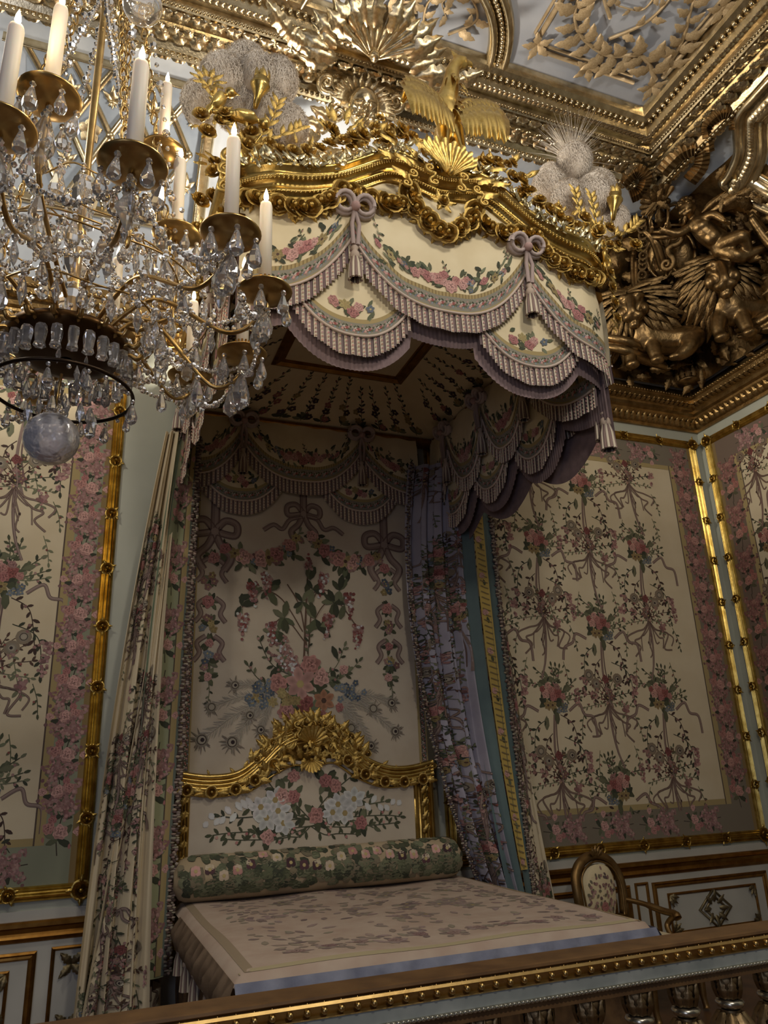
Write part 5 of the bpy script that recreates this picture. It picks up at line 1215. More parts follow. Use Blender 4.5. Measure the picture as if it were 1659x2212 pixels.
# ------------------------------------------------------------------ plume bouquets on the front corners
random.seed(81)
def plume_mesh(r, seed):
    rs = np.random.default_rng(seed); mb = MB(); V, F = ball(1, 22, 16)
    V = V * r * (1 + .06 * np.sin(V[:, :1] * 5 + seed) * np.cos(V[:, 2:] * 4)) * (1, 1, 1.1); mb.add(V * .95, F)
    n_ = 5200; d = rs.normal(size=(n_, 3)); d /= np.linalg.norm(d, axis=1)[:, None]
    dn = np.array((0, 0, -1.)) + rs.normal(size=(n_, 3)) * .45; t = dn - d * np.sum(dn * d, 1)[:, None]; t /= np.linalg.norm(t, axis=1)[:, None] + 1e-6
    L = r * rs.uniform(.18, .42, (n_, 1)); b = d * r * .90; w_ = .0016
    mid = b + d * r * rs.uniform(.06, .16, (n_, 1)) + t * L * .5; tip = mid + d * r * rs.uniform(-.06, .06, (n_, 1)) + t * L * .6
    s = np.cross(d, t) * w_
    V = np.stack([b - s, b + s, mid + s * .9, mid - s * .9, tip], 1).reshape(-1, 3); k = np.arange(n_) * 5
    mb.add(V, np.c_[k, k + 1, k + 2, k + 3], np.c_[k + 3, k + 2, k + 4]); return mb
PL = [shared('ostrich_plume', plume_mesh(1.0 * .12, s), M_PLUME) for s in range(3)]
def plumes(label, base, puffs, sprays, urn):
    t = thing('plume_bouquet', label, 'plumes', base)
    for k, (x, y, z, r) in enumerate(puffs): inst('ostrich_plume', PL[k % 3], t, T(x, y, z) @ Rot('Z', k) @ Sc(r / .12, r / .12, r / .12 * 1.12))
    part('vase', MB().add(*lathe([(0, -.02), (.05, -.02), (.03, .03), (.06, .10), (.085, .17), (.07, .22), (.09, .25), (.06, .26), (.0, .26)], 16), M=T(*base)), M_GOLD, t)
    ux, uy, uz = urn
    to = part('torch', MB().add(*lathe([(0, -.14), (.012, -.14), (.022, -.06), (.05, .0), (.056, .012), (.04, .02), (.045, .05), (.0, .06)], 14), M=fr((ux, uy, uz), (.15, -.1, 1))), M_GOLD, t)
    for k in range(12):
        a = k * 2 * PI / 12; r = .03 if k % 2 else .015; inst('gilt_flame', Gn, to, fr((ux + .01 + r * math.cos(a), uy + r * math.sin(a), uz + .03), (math.cos(a), math.sin(a), .2), (.4 * math.cos(a), .4 * math.sin(a), 1), .09))
    st = MB(); so = []
    for q in sprays:
        p = crom(q, 8); st.add(*tube(p, .005, 5))
        for i in range(4, len(p), 3):
            for sd in (-1, 1): so.append(fr(p[i], (0, -1, .1), (p[i] - p[i - 1]) / np.linalg.norm(p[i] - p[i - 1]) * .8 + np.array((sd * .6, 0, 0)), .07))
    sp = part('gilt_stems', st, M_GOLD, t)
    for M in so: inst('spray_leaf', Gn, sp, M)
    return t
tl = plumes('white ostrich plume bouquet with gilt birds on the left canopy corner', (.62, -2.28, 4.66), [(.36, -2.2, 5.20, .115), (.46, -2.25, 5.36, .13), (.60, -2.2, 5.55, .13), (.77, -2.25, 5.46, .125), (.57, -2.15, 5.30, .14), (.83, -2.3, 5.08, .115), (.74, -2.2, 5.26, .13), (.66, -2.28, 5.42, .12), (.72, -2.2, 4.97, .10)],
  [[(.62, -2.4, 4.8), (.7, -2.42, 4.95), (.74, -2.42, 5.1)], [(.62, -2.4, 4.8), (.78, -2.42, 4.9), (.86, -2.42, 4.96)], [(.55, -2.4, 4.8), (.45, -2.42, 4.92), (.36, -2.42, 5.08)]], (.64, -2.42, 5.18))
tr = plumes('white ostrich plume bouquet with aigrette on the right canopy corner', (2.84, -2.28, 4.66), [(2.81, -2.3, 5.45, .115), (2.64, -2.22, 5.25, .115), (3.05, -2.2, 5.36, .13), (2.69, -2.32, 5.10, .105), (2.91, -2.32, 5.18, .125), (3.08, -2.28, 5.04, .105), (2.84, -2.15, 5.28, .14), (2.72, -2.15, 5.4, .10)],
  [[(2.8, -2.4, 4.75), (2.7, -2.42, 4.9), (2.66, -2.44, 5.02)], [(2.82, -2.4, 4.75), (2.8, -2.43, 4.9), (2.78, -2.44, 5.02)], [(2.88, -2.4, 4.75), (3.05, -2.42, 4.85), (3.14, -2.42, 4.93)]], (2.98, -2.42, 5.06))
ag = MB()
for k in range(260):
    a = random.gauss(0, .55); b = random.gauss(0, .3); L = random.uniform(.2, .36); p0 = np.array((2.81, -2.28, 5.46)); d = np.array((math.sin(a), b, math.cos(a))); ag.add(*tube([p0 + d * .05, p0 + d * L * .6, p0 + d * L + (0.02 * math.sin(a * 5), 0, -.02)], [0.0011, .0009, .0004], 3))
part('aigrette', ag, M_PLUME, tr, kind='stuff')
# gilt birds beside the left vase
bird = fuse('gilt_bird', [('e', (0, 0, 0), (.035, .035, .075), (.5, 0, 1)), ('e', (.06, 0, .085), .03), ('c', [(.08, 0, .09), (.115, 0, .085)], [.012, .003]), ('c', [(-.04, 0, -.06), (-.08, .0, -.15)], [.026, .014]), ('e', (-.01, -.03, .0), (.02, .012, .06), (.5, 0, 1)), ('e', (-.01, .03, .0), (.02, .012, .06), (.5, 0, 1))], .007, M_GOLD)
inst('gilt_bird', bird, tl, T(.42, -2.42, 5.0)); inst('gilt_bird', bird, tl, T(.56, -2.44, 4.92) @ Rot('Y', 1.0))
cluster(.40, -2.42, 4.86, 14, .10, .04, tl); cluster(.60, -2.42, 4.74, 14, .13, .04, tl); cluster(2.84, -2.42, 4.76, 20, .16, .04, tr); cluster(3.03, -2.38, 4.84, 14, .12, .04, tr)
for k in range(10): a = k * .63; inst('carved_leaf', Gl, tl, fr((.36 + .03 * math.cos(a), -2.42, 5.12 + .03 * math.sin(a)), (0, -1, .2), (math.cos(a), 0, math.sin(a)), .07))
# ------------------------------------------------------------------ gilded corner trophy on the cove
random.seed(91)
NF = np.array((-.62, -.60, -.50)); UP = np.array((0, 0, 1.))
tro = thing('corner_trophy', 'dark gilded relief trophy in the ceiling corner with crown, shields, lions and putto', 'relief', (5.4, -.4, 5.25))
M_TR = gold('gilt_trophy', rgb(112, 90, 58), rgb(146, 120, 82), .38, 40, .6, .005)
Tl, Tr, Tf, Ts, Tc = shared('relief_leaf', LEAF, M_TR), shared('relief_rose', ROSE, M_TR), shared('relief_feather', leaf_mb(nu=7, nv=5, W=.22, curl=.2, lobes=0, cup=.08), M_TR), shared('relief_shell', SHELL, M_TR), shared('relief_scroll', SCROLL, M_TR)
# modelled ground swelling out of the corner
def ground(u, v):
    t = v * 1.28; a = cove_back(4.35 + (XR - 4.35) * np.clip(u * 2, 0, 1), t, .03); b = cove_right(-(1.95) * np.clip(u * 2 - 1, 0, 1), t, .03)
    d, z = cove_dz(t); q = np.where(u[:, None] < .5, a, b)
    d = np.asarray(d); q[:, 0] = np.minimum(q[:, 0], XR - d - .02); q[:, 1] = np.minimum(q[:, 1], -d - .02)
    w_ = np.exp(-((u - .5) / .28) ** 2)[:, None]; nz = (.05 * np.sin(q[:, 0] * 13 + q[:, 2] * 9) * np.sin(q[:, 1] * 15 - q[:, 2] * 11))[:, None]
    return q + np.array((-.6, -.6, -.25)) * (.16 * w_ + nz * .6)
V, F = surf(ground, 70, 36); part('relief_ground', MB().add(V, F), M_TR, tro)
def rel(x, y, z, out=0.0): return np.array((x, y, z)) + NF * out
# two oval shields in a frame
for p, s in (((5.02, -.74, 6.32), 1), ((5.13, -.90, 6.29), 1)):
    V, F = ball(1, 20, 12); mb = MB().add(V * (.115, .19, .05), F); a = np.linspace(0, 2 * PI, 30); mb.add(*tube(np.c_[.125 * np.cos(a), .20 * np.sin(a), 0 * a], .022, 8))
    inst('oval_shield', shared('oval_shield', mb, M_TR), tro, fr(rel(*p, .10), NF, (0, 0, 1)))
for sx, sp in ((-1, .5), (1, -.5)): inst('relief_scroll', Tc, tro, fr(rel(5.08 + sx * -.17, -.82 - sx * .17, 6.2, .10), NF, (0, 0, 1), (.16 * sx, .17, .16), sp))
# crown
cw = MB(); a = np.linspace(0, 2 * PI, 24)
cw.add(*tube(np.c_[.17 * np.cos(a), 0 * a, .17 * np.sin(a)], .025, 8)); cw.add(*tube(np.c_[.18 * np.cos(a), .05 + 0 * a, .18 * np.sin(a)], .016, 8))
for k in range(8):
    q = k * PI / 4; c, s = math.cos(q), math.sin(q); cw.add(*tube(crom([(.18 * c, .05, .18 * s), (.22 * c, .16, .22 * s), (.12 * c, .26, .12 * s), (0, .24, 0)], 5), .014, 6))
    cw.merge(LEAF, fr((.185 * c, .04, .185 * s), (c, .1, s), (0, 1, 0), .13))
V, F = ball(.035, 10, 7); cw.add(V + (0, .29, 0), F)
inst('crown', shared('crown', cw, M_TR), tro, fr(rel(4.93, -.95, 6.42, .12), (-.5, -.5, -.7), (.1, -.1, 1)))
# baluster pedestal with entablature
pd_ = MB().add(*lathe([(0, 0), (.11, 0), (.11, .03), (.08, .05), (.085, .12), (.05, .16), (.045, .20), (.075, .28), (.07, .36), (.045, .42), (.05, .46), (.08, .50), (.085, .54), (0, .54)], 16), M=T(5.48, -.36, 5.2))
for k in range(10): a = k * .628; pd_.add(*tube(np.c_[5.48 + .075 * np.cos(a + np.linspace(0, 2, 10)), -.36 + .075 * np.sin(a + np.linspace(0, 2, 10)), np.linspace(5.42, 5.64, 10)], .010, 5))
pd_.add(*lathe([(0, .0), (.14, 0), (.17, .03), (.16, .06), (.20, .10), (.22, .12), (.20, .16), (0, .16)], 20), M=fr((5.36, -.48, 5.80), (-.25, -.25, 1)))
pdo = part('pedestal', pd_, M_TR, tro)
for k in range(11): a = k * .571; inst('relief_leaf', Tl, pdo, fr((5.48 + .10 * math.cos(a), -.36 + .10 * math.sin(a), 5.22), (math.cos(a), math.sin(a), .3), (0, 0, 1), .13))
# putto, reclining (x right, y up, z towards the room)
pt = fuse('putto', [
  ('c', [(.05, -.12, .02), (.11, -.22, .02), (.20, -.32, .0)], [.085, .10, .105]), ('e', (.07, -.15, .05), (.09, .07, .07)), ('e', (.15, -.27, .07), (.08, .08, .06)),
  ('c', [(.02, -.08, .0), (.0, -.03, .02)], [.04, .04]), ('e', (-.02, .035, .03), (.075, .085, .08)), ('e', (-.04, .03, .105), .014), ('e', (-.075, .015, .085), .028), ('e', (.0, .01, .10), .026), ('e', (-.04, -.01, .095), (.022, .012, .02)),
  ('e', (.055, .035, .04), (.012, .025, .02)), ('c', [(.08, -.10, .03), (.18, -.08, .08), (.26, -.16, .12)], [.045, .038, .028]), ('e', (.275, -.175, .125), (.03, .026, .02)),
  ('c', [(.275, -.175, .125), (.31, -.19, .14)], [.011, .009]), ('c', [(.28, -.18, .12), (.31, -.205, .125)], [.011, .009]), ('c', [(.27, -.19, .12), (.295, -.215, .12)], [.011, .009]), ('c', [(.265, -.165, .14), (.275, -.18, .17)], [.011, .009]),
  ('c', [(-.01, -.12, .03), (-.12, -.16, .08), (-.22, -.11, .10)], [.045, .038, .028]), ('e', (-.24, -.10, .105), (.03, .026, .02)), ('c', [(-.245, -.10, .11), (-.285, -.085, .12)], [.011, .009]), ('c', [(-.245, -.11, .11), (-.285, -.11, .115)], [.011, .009]), ('c', [(-.24, -.085, .11), (-.27, -.06, .12)], [.011, .009]), ('c', [(-.23, -.08, .11), (-.225, -.05, .13)], [.011, .009]),
  ('e', (.22, -.36, .02), (.11, .10, .10)), ('c', [(.22, -.36, .05), (.36, -.34, .12), (.40, -.36, .12)], [.085, .065, .058]), ('c', [(.40, -.36, .12), (.42, -.50, .08), (.43, -.55, .06)], [.056, .042, .034]), ('c', [(.43, -.56, .06), (.50, -.57, .10)], [.034, .022]),
  ('c', [(.20, -.40, .03), (.30, -.48, .10), (.36, -.52, .10)], [.085, .066, .056]), ('c', [(.36, -.52, .10), (.50, -.50, .06), (.56, -.49, .04)], [.055, .042, .03]), ('c', [(.56, -.49, .04), (.60, -.44, .06)], [.03, .02])], .0095, M_TR)
MP = fr(rel(4.98, -1.22, 6.46, .12), NF, (0, 0, 1), 1.0)
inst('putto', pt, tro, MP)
hr = MB(); V, F = ball(.026, 7, 5)
for k in range(30): a, b = random.uniform(0, 2 * PI), random.uniform(.0, 1.3); hr.add(V, F, M=T(-.02 + .078 * math.cos(a) * math.sin(b), .05 + .085 * math.cos(b), .02 + .075 * math.sin(a) * math.sin(b) * .8))
inst('putto_hair', shared('putto_hair', hr, M_TR), tro, MP)
for k in range(14): inst('relief_feather', Tf, tro, MP @ fr((.12 + .02 * k, -.06 + .012 * k, -.04 - .002 * k), (0, 0, 1), (1, .25 - .07 * k, 0), .55 - .012 * k))
for k in range(9): inst('relief_feather', Tf, tro, MP @ fr((.10 + .02 * k, -.03 + .01 * k, .0), (0, 0, 1), (1, .5 - .08 * k, 0), .26))
# lions
def lion(loc, n, flip, sc=1.0):
    lm = fuse('lion', [('e', (0, .01, .10), (.12, .14, .11)), ('c', [(0, .07, .19), (0, .0, .25), (0, -.06, .285)], [.04, .034, .036]), ('e', (0, -.075, .30), (.036, .022, .02)), ('e', (-.035, -.105, .265), (.045, .035, .045)), ('e', (.035, -.105, .265), (.045, .035, .045)), ('e', (0, -.165, .235), (.045, .03, .05)),
      ('c', [(-.095, .075, .175), (-.055, .085, .205), (-.025, .07, .20)], [.02, .026, .018]), ('c', [(.095, .075, .175), (.055, .085, .205), (.025, .07, .20)], [.02, .026, .018]), ('e', (-.052, .045, .205), .018), ('e', (.052, .045, .205), .018), ('e', (-.085, -.03, .17), (.04, .05, .04)), ('e', (.085, -.03, .17), (.04, .05, .04)),
      ('e', (-.115, .125, .08), (.035, .04, .02)), ('e', (.115, .125, .08), (.035, .04, .02)), ('e', (.03, -.16, 0), (.15, .18, .11)), ('c', [(.05, -.20, -.02), (.22, -.26, -.06), (.38, -.27, -.08)], [.13, .11, .10]),
      ('c', [(-.05, -.26, .04), (-.08, -.36, .10), (-.07, -.42, .13)], [.06, .05, .04]), ('e', (-.07, -.44, .16), (.055, .035, .06)), ('c', [(.09, -.28, .04), (.10, -.38, .10), (.11, -.43, .13)], [.06, .05, .04]), ('e', (.11, -.45, .16), (.055, .035, .06)), ('c', [(.36, -.29, -.04), (.34, -.38, .04), (.27, -.43, .08)], [.09, .06, .045]), ('e', (.24, -.44, .10), (.06, .03, .045))], .0115, M_TR, 2)
    M = fr(loc, n, (0, 0, 1), (sc * (-1 if flip else 1), sc, sc)); inst('lion', lm, tro, M)
    for ring, (R, n_, L, z) in enumerate(((.115, 20, .16, .13), (.135, 24, .22, .10), (.155, 26, .28, .06), (.17, 26, .32, .01))):
        for k in range(n_):
            a = 2 * PI * k / n_ + ring * .3 + random.uniform(-.1, .1)
            if ring < 2 and abs(a % (2 * PI) - PI) < .35: continue
            d = np.array((math.sin(a) * .65 + random.uniform(-.25, .25), .45 * math.cos(a) - .55, -.1))
            inst('mane_lock', Tf, tro, M @ fr((R * math.sin(a), R * math.cos(a) + .01, z + .05 * max(0, math.cos(a))), (math.sin(a) * .6, math.cos(a) * .5, .75), d, (L * 1.0, L * random.uniform(.7, .9), L * .8)))
lion((4.80, -.50, 5.78), (-.70, -.66, -.2), False, 1.25); lion((5.36, -1.08, 5.88), (-.66, -.70, -.25), False, 1.3)
# trailing foliage, drapery and festoons filling the corner
for k in range(240):
    u, v = random.random(), random.uniform(.02, .95); p = ground(np.array([u]), np.array([v]))[0]
    if p[1] < -1.75: continue
    inst('relief_leaf', Tl, tro, fr(p + NF * random.uniform(.0, .05), NF + np.array([random.gauss(0, .3), random.gauss(0, .3), random.gauss(0, .2)]), (random.gauss(0, 1), random.gauss(0, 1), random.gauss(-.3, .8)), random.uniform(.13, .24)))
dr = MB()
for q, r in (([(4.55, -.35, 5.5), (4.7, -.45, 5.42), (4.95, -.42, 5.38), (5.2, -.4, 5.36)], .05), ([(5.55, -1.0, 5.45), (5.6, -1.3, 5.4), (5.62, -1.7, 5.5)], .05), ([(5.25, -.62, 6.1), (5.0, -.55, 5.95), (4.85, -.55, 6.1), (4.7, -.75, 6.3)], .035), ([(5.35, -.85, 6.05), (5.45, -1.0, 5.9), (5.5, -1.3, 6.0)], .035), ([(4.62, -.9, 6.45), (4.75, -.95, 6.3), (4.95, -.8, 6.1)], .03), ([(5.3, -1.6, 6.2), (5.48, -1.6, 5.95), (5.58, -1.75, 5.7)], .045)):
    for j in range(3): p = crom(q, 8); o = np.array([random.uniform(-.03, .03), random.uniform(-.03, .03), .045 * (j - 1)]); dr.add(*tube(p + o + NF * .03, r * (.6 + .4 * np.sin(np.linspace(0, PI, len(p)))), 8))
part('drapery', dr, M_TR, tro)
for q in ([(4.60, -1.0, 6.45), (4.72, -.85, 6.30), (4.85, -.62, 6.1)], [(4.7, -.5, 6.0), (4.85, -.5, 5.9), (5.0, -.5, 5.95)], [(5.2, -.6, 5.75), (5.1, -.55, 5.6), (4.95, -.5, 5.55)]):
    for p, t in along(q, .06): inst('relief_rose', Tr, tro, fr(p + NF * .05, NF, (0, 0, 1), .042, random.random() * 6))
# fluted ribbon loops on the upper cove
def ruffle(path, w_, n, name='fluted_ribbon'):
    p = crom(path, 10); n = np.array(n, float); t = np.gradient(p, axis=0); t /= np.linalg.norm(t, axis=1)[:, None]; o = np.cross(t, n); k = np.arange(len(p)); r = (k % 2) * .018
    V = np.concatenate([p - o * w_ / 2 + n * (r[:, None]), p + n * (.03 + r[:, None]), p + o * w_ / 2 + n * (r[:, None] * 1.4)]); part(name, MB().add(V, grid_faces(3, len(p))), M_TR, tro, False)
NU = np.array((-.45, -.45, -.77))
def cpt(u_, y_, z_): return np.array((u_, y_, z_))
ruffle([(4.22, -1.22, 6.60), (4.28, -1.36, 6.64), (4.38, -1.36, 6.6), (4.42, -1.24, 6.56), (4.36, -1.16, 6.54)], .12, NU)
ruffle([(4.48, -1.45, 6.60), (4.50, -1.68, 6.62), (4.62, -1.78, 6.62), (4.74, -1.66, 6.58), (4.74, -1.5, 6.54)], .14, NU)
ruffle([(4.72, -1.78, 6.6), (4.58, -1.92, 6.62), (4.5, -2.0, 6.62), (4.52, -2.14, 6.62), (4.64, -2.16, 6.62), (4.74, -2.05, 6.6)], .11, NU)
for k in range(7): a = k * .9; inst('relief_leaf', Tl, tro, fr(rel(4.60, -1.22, 6.50, .05), NU + np.array((random.uniform(-.4, .4), random.uniform(-.4, .4), 0)), (math.cos(a), math.sin(a), .3), .15))
inst('relief_shell', Ts, tro, fr(rel(4.70, -1.18, 6.52, .08), NU, (-.3, .2, 1), .2))

# ------------------------------------------------------------------ cartouche with shell over the middle of the bed
random.seed(95)
car = thing('cove_cartouche', 'bright gilded cartouche with large shell, mask and scrolling leaves above the canopy', 'relief', (1.6, -1.3, 6.5))
Cl, Cs, Cc, Cr_ = shared('acanthus', LEAF, M_GOLDC), shared('great_shell', SHELL, M_GOLDC), shared('great_scroll', SCROLL, M_GOLDC), shared('relief_flower', ROSE, M_GOLDC)
N1, N2 = np.array((-.1, -.75, -.66)), np.array((-.05, -.62, -.78))
inst('great_shell', Cs, car, fr((1.60, -1.74, 6.52), N1, (0, -.6, 1), .30)); inst('great_shell', Cs, car, fr((1.60, -1.74, 6.50), N1, (0, -.6, 1), .22))
for sx in (-1, 1):
    for k in range(9):
        a = -.3 + .28 * k; r = .16 + .05 * (k % 2); inst('acanthus', Cl, car, fr((1.60 + sx * (.12 + r * math.cos(a)), -1.70 - .03 * k, 6.48 + r * math.sin(a) * .5), N1 + np.array((sx * .3, 0, random.uniform(-.3, .3))), (sx * math.cos(a - .3), -.4, math.sin(a) + .1), random.uniform(.22, .32)))
    for k in range(6): inst('acanthus', Cl, car, fr((1.60 + sx * (.30 + .07 * k), -1.60 - .03 * k, 6.50), N2, (sx, -.2 - .15 * k, .2 * (k % 3) - .2), .24))
    inst('great_scroll', Cc, car, fr((1.64 + sx * .22, -1.34, 6.50), N2, (sx * .4, 0, 1), (.17 * sx, .15, .2))); inst('great_scroll', Cc, car, fr((1.64 + sx * .27, -1.20, 6.34), N2, (sx * -.6, 0, 1), (.13 * sx, .12, .16)))
    for k in range(7): inst('acanthus', Cl, car, fr((1.62 + sx * (.14 + .05 * k), -1.22 + .04 * k, 6.38 - .04 * k), N1, (sx * 1.0, .1, .5 - .25 * k), .24))
    for p, t in along([(1.64 + sx * .40, -1.15, 6.4), (1.64 + sx * .46, -1.0, 6.25), (1.64 + sx * .42, -.85, 6.1)], .075): inst('relief_flower', Cr_, car, fr(p + N1 * .05, N1, (0, 0, 1), .05))
mk = fuse('mask', [('e', (0, 0, 0), (.11, .14, .08)), ('e', (0, -.01, .09), (.02, .035, .03)), ('c', [(-.07, .035, .07), (-.03, .045, .085)], [.012, .014]), ('c', [(.07, .035, .07), (.03, .045, .085)], [.012, .014]), ('e', (-.042, .015, .072), .017), ('e', (.042, .015, .072), .017), ('e', (-.06, -.04, .06), .03), ('e', (.06, -.04, .06), .03), ('e', (0, -.065, .08), (.035, .011, .015)), ('e', (0, -.085, .076), (.028, .010, .014)), ('e', (0, -.12, .055), (.035, .03, .03))], .008, M_GOLDC)
inst('mask', mk, car, fr((1.66, -1.36, 6.46), N2, (0, 0, 1), 1.1))
for k in range(16): a = k * PI / 15; inst('hair_lock', Cl, car, fr((1.66 + .12 * math.cos(a), -1.35, 6.49 + .13 * math.sin(a) * .8), N2, (math.cos(a), 0, math.sin(a) + .1), .15))
inst('great_shell', Cs, car, fr((1.66, -1.12, 6.30), N1, (0, 0, -1), .16))
for sx in (-1, 1):
    for k in range(12):
        a = k * .16; inst('acanthus', Cl, car, fr((1.66 + sx * (.05 + .05 * k), -1.1 + .02 * k, 6.26 + .015 * k), N1, (sx * (.5 + a), .2, -1 + a), .2))
pn = MB(); V, F = surf(lambda u, v: cove_back(1.0 + 1.3 * u, .55 + .45 * v, .012 + .03 * np.sin(PI * u) * np.sin(PI * v)), 14, 10); pn.add(V, F); part('painted_field', pn, M_COVEP, car)
b1 = MB(); q = [(1.0, .55), (1.65, .50), (2.3, .55)]
b1.add(*tube([cove_back(1.0 + 1.3 * u, .52, .02) for u in np.linspace(0, 1, 12)], .035, 8)); part('lower_bead', b1, M_GOLDC, car)
# ------------------------------------------------------------------ crystal chandelier, near and to the left
random.seed(101)
AX, AY = -.14, -3.13
cha = thing('crystal_chandelier', 'gilt bronze chandelier hung with crystal drops and beads at upper left', 'chandelier', (AX, AY, 2.62))
def A(r, a, z): return np.array((AX + r * math.cos(a), AY + r * math.sin(a), z))
drop = MB().add(*lathe([(0.001, 0), (.09, -.08), (.17, -.35), (.25, -.62), (.22, -.82), (.001, -1)], 7))
DROP = shared('crystal_drop', drop, M_GLASS, False)
alm = MB().add(*lathe([(0.001, 0), (.10, -.25), (.16, -.5), (.10, -.75), (.001, -1)], 6)); ALM = shared('almond_crystal', alm, M_GLASS, False)
kite = MB().add([(0, 0, 0), (.32, 0, -.62), (0, .07, -.6), (-.32, 0, -.62), (0, -.07, -.6), (0, 0, -1)], [[0, 1, 2], [0, 2, 3], [0, 3, 4], [0, 4, 1], [5, 2, 1], [5, 3, 2], [5, 4, 3], [5, 1, 4]]); KITE = shared('kite_pendant', kite, M_GLASS, False)
BEAD_V, BEAD_F = ball(1, 7, 5)
beads = MB(); wires = MB()
def hang(me, name, p, L, wd=1.0):
    a = random.random() * 6; M = T(*p) @ Rot('Z', a) @ Rot('X', random.gauss(0, .08)) @ Sc(L * wd, L * wd, L); inst(name, me, cha, M)
def bead(p, r): beads.add(BEAD_V * r, BEAD_F, M=T(*p))
def chain(p, q, sag, r=.0085, step=.021, big=6):
    p, q = np.array(p), np.array(q); L = np.linalg.norm(q - p) + sag; n_ = max(3, int(L / step))
    for k in range(n_ + 1):
        u = k / n_; c = p + (q - p) * u - np.array((0, 0, sag * 4 * u * (1 - u))); bead(c, r * (1.7 if k % big == 0 else random.uniform(.85, 1.1)))
# pans: measured positions; some beyond the left edge of the view
PANS = [(.011, -3.95, 3.055), (.12, -3.143, 3.876), (.292, -3.772, 3.055), (.187, -3.189, 3.471), (.442, -3.547, 3.041), (.428, -3.254, 2.975), (.301, -2.822, 3.098), (-.224, -3.737, 3.417), (-.31, -3.86, 3.16), (-.006, -2.872, 3.20), (-.62, -3.62, 3.08), (-.78, -3.2, 3.02), (-.66, -2.75, 3.05), (-.25, -2.55, 3.06)]
panm = MB().add(*lathe([(.0, -.004), (.02, -.006), (.05, .002), (.078, .016), (.086, .022), (.088, .026), (.084, .027), (.05, .008), (.0, .004)], 30)); PAN = shared('drip_pan', panm, M_GOLDB)
cupm = MB().add(*lathe([(.0, 0), (.016, 0), (.018, .012), (.013, .02), (.022, .032), (.027, .045), (.026, .06), (.022, .062), (.0, .05)], 18))
for k in range(14): a = k * 2 * PI / 14; cupm.add(*tube([(.024 * math.cos(a), .024 * math.sin(a), .04), (.029 * math.cos(a), .029 * math.sin(a), .068)], .004, 4))
CUP = shared('candle_cup', cupm, M_GOLDB)
for i, p in enumerate(PANS):
    p = np.array(p); inst('drip_pan', PAN, cha, T(*p)); inst('candle_cup', CUP, cha, T(*(p + (0, 0, .004))))
    d = p[:2] - (AX, AY); r = np.linalg.norm(d); d /= r; zb = min(p[2] - .04, 3.16)
    s = np.array((AX + d[0] * .12, AY + d[1] * .12, 3.02 if p[2] < 3.3 else 3.12))
    m1 = np.array((AX + d[0] * (r * .45), AY + d[1] * (r * .45), s[2] + .10)); m2 = np.array((AX + d[0] * r * .82, AY + d[1] * r * .82, min(s[2] - .02, p[2] - .10))); m3 = np.array((p[0] - d[0] * .0, p[1] - d[1] * .0, p[2] - .05))
    if p[2] > 3.3: m1 = s + np.array((d[0] * r * .5, d[1] * r * .5, .0)); m2 = np.array((p[0], p[1], (s[2] + p[2]) / 2 - .1))
    path = crom([s, m1, m2, m3, p], 9); part('arm', MB().add(*tube(path, .0075, 8)), M_GOLDB, cha)
    for k in range(6):
        a = k * PI / 3 + .3 * i; q = p + (.074 * math.cos(a), .074 * math.sin(a), .006); bead(q + (0, 0, -.014), .0095); hang(DROP, 'crystal_drop', q + (0, 0, -.022), random.uniform(.07, .09))
    hang(KITE if i % 3 == 0 else DROP, 'kite_pendant' if i % 3 == 0 else 'crystal_drop', p + (0, 0, -.045), random.uniform(.12, .155)); bead(p + (0, 0, -.03), .013)
    for u in np.linspace(.25, .85, 4):
        q = path[int(u * (len(path) - 1))]; bead(q + (0, 0, -.016), .011); hang(random.choice((DROP, ALM)), 'crystal_drop', q + (0, 0, -.026), random.uniform(.065, .105))
    for k in range(0, len(path) - 8, 2): bead(path[k] + (random.uniform(-.012, .012), random.uniform(-.012, .012), .016), random.uniform(.008, .013))
order = sorted(range(len(PANS)), key=lambda i: math.atan2(PANS[i][1] - AY, PANS[i][0] - AX)); low = [i for i in order if PANS[i][2] < 3.25]
for a, b in zip(low, low[1:] + low[:1]):
    p, q = np.array(PANS[a]), np.array(PANS[b]); chain(p + (0, 0, -.02), q + (0, 0, -.02), .12); chain(p + (0, 0, -.02), A(.14, math.atan2(p[1] - AY, p[0] - AX), 3.28), .14)
# stem, bowl, crown of prisms, ring
part('stem', MB().add(*lathe([(.012, 3.0), (.03, 3.05), (.018, 3.12), (.035, 3.2), (.02, 3.3), (.03, 3.42), (.014, 3.5), (.014, 4.8)], 14), M=T(AX, AY, 0)), M_GOLDB, cha)
for z0, r in ((3.06, .05), (3.26, .055), (3.52, .05)): part('glass_baluster', MB().add(*lathe([(r * .45, z0), (r * .8, z0 + .05), (r, z0 + .11), (r * .75, z0 + .15), (r * .9, z0 + .17), (r * .4, z0 + .19)], 12), M=T(AX, AY, 0)), M_GLASS, cha, False)
V, F = ball(.062, 20, 14); part('glass_ball', MB().add(V, F, M=T(.0, -3.72, 3.92)), M_GLASS, cha); bead((.0, -3.72, 4.0), .02)
bowl = part('bowl', MB().add(*lathe([(.02, 2.95), (.10, 2.94), (.17, 2.965), (.195, 3.0), (.20, 3.02), (.185, 3.025), (.15, 3.03), (.05, 3.06), (.02, 3.08)], 36), M=T(AX, AY, 0)), plain('dark_bronze', rgb(74, 52, 26), .35, .9), cha)
tab = MB(); tab.add(*tube(crom([(0, 0, 0), (.0, .03, .012), (0, .055, .0), (0, .07, .02)], 4), [.009] * 13, 6)); TAB = shared('bronze_tab', tab, M_GOLDB)
for k in range(18): a = k * 2 * PI / 18; inst('bronze_tab', TAB, bowl, T(*A(.17, a, 2.99)) @ Rot('Z', a - PI / 2))
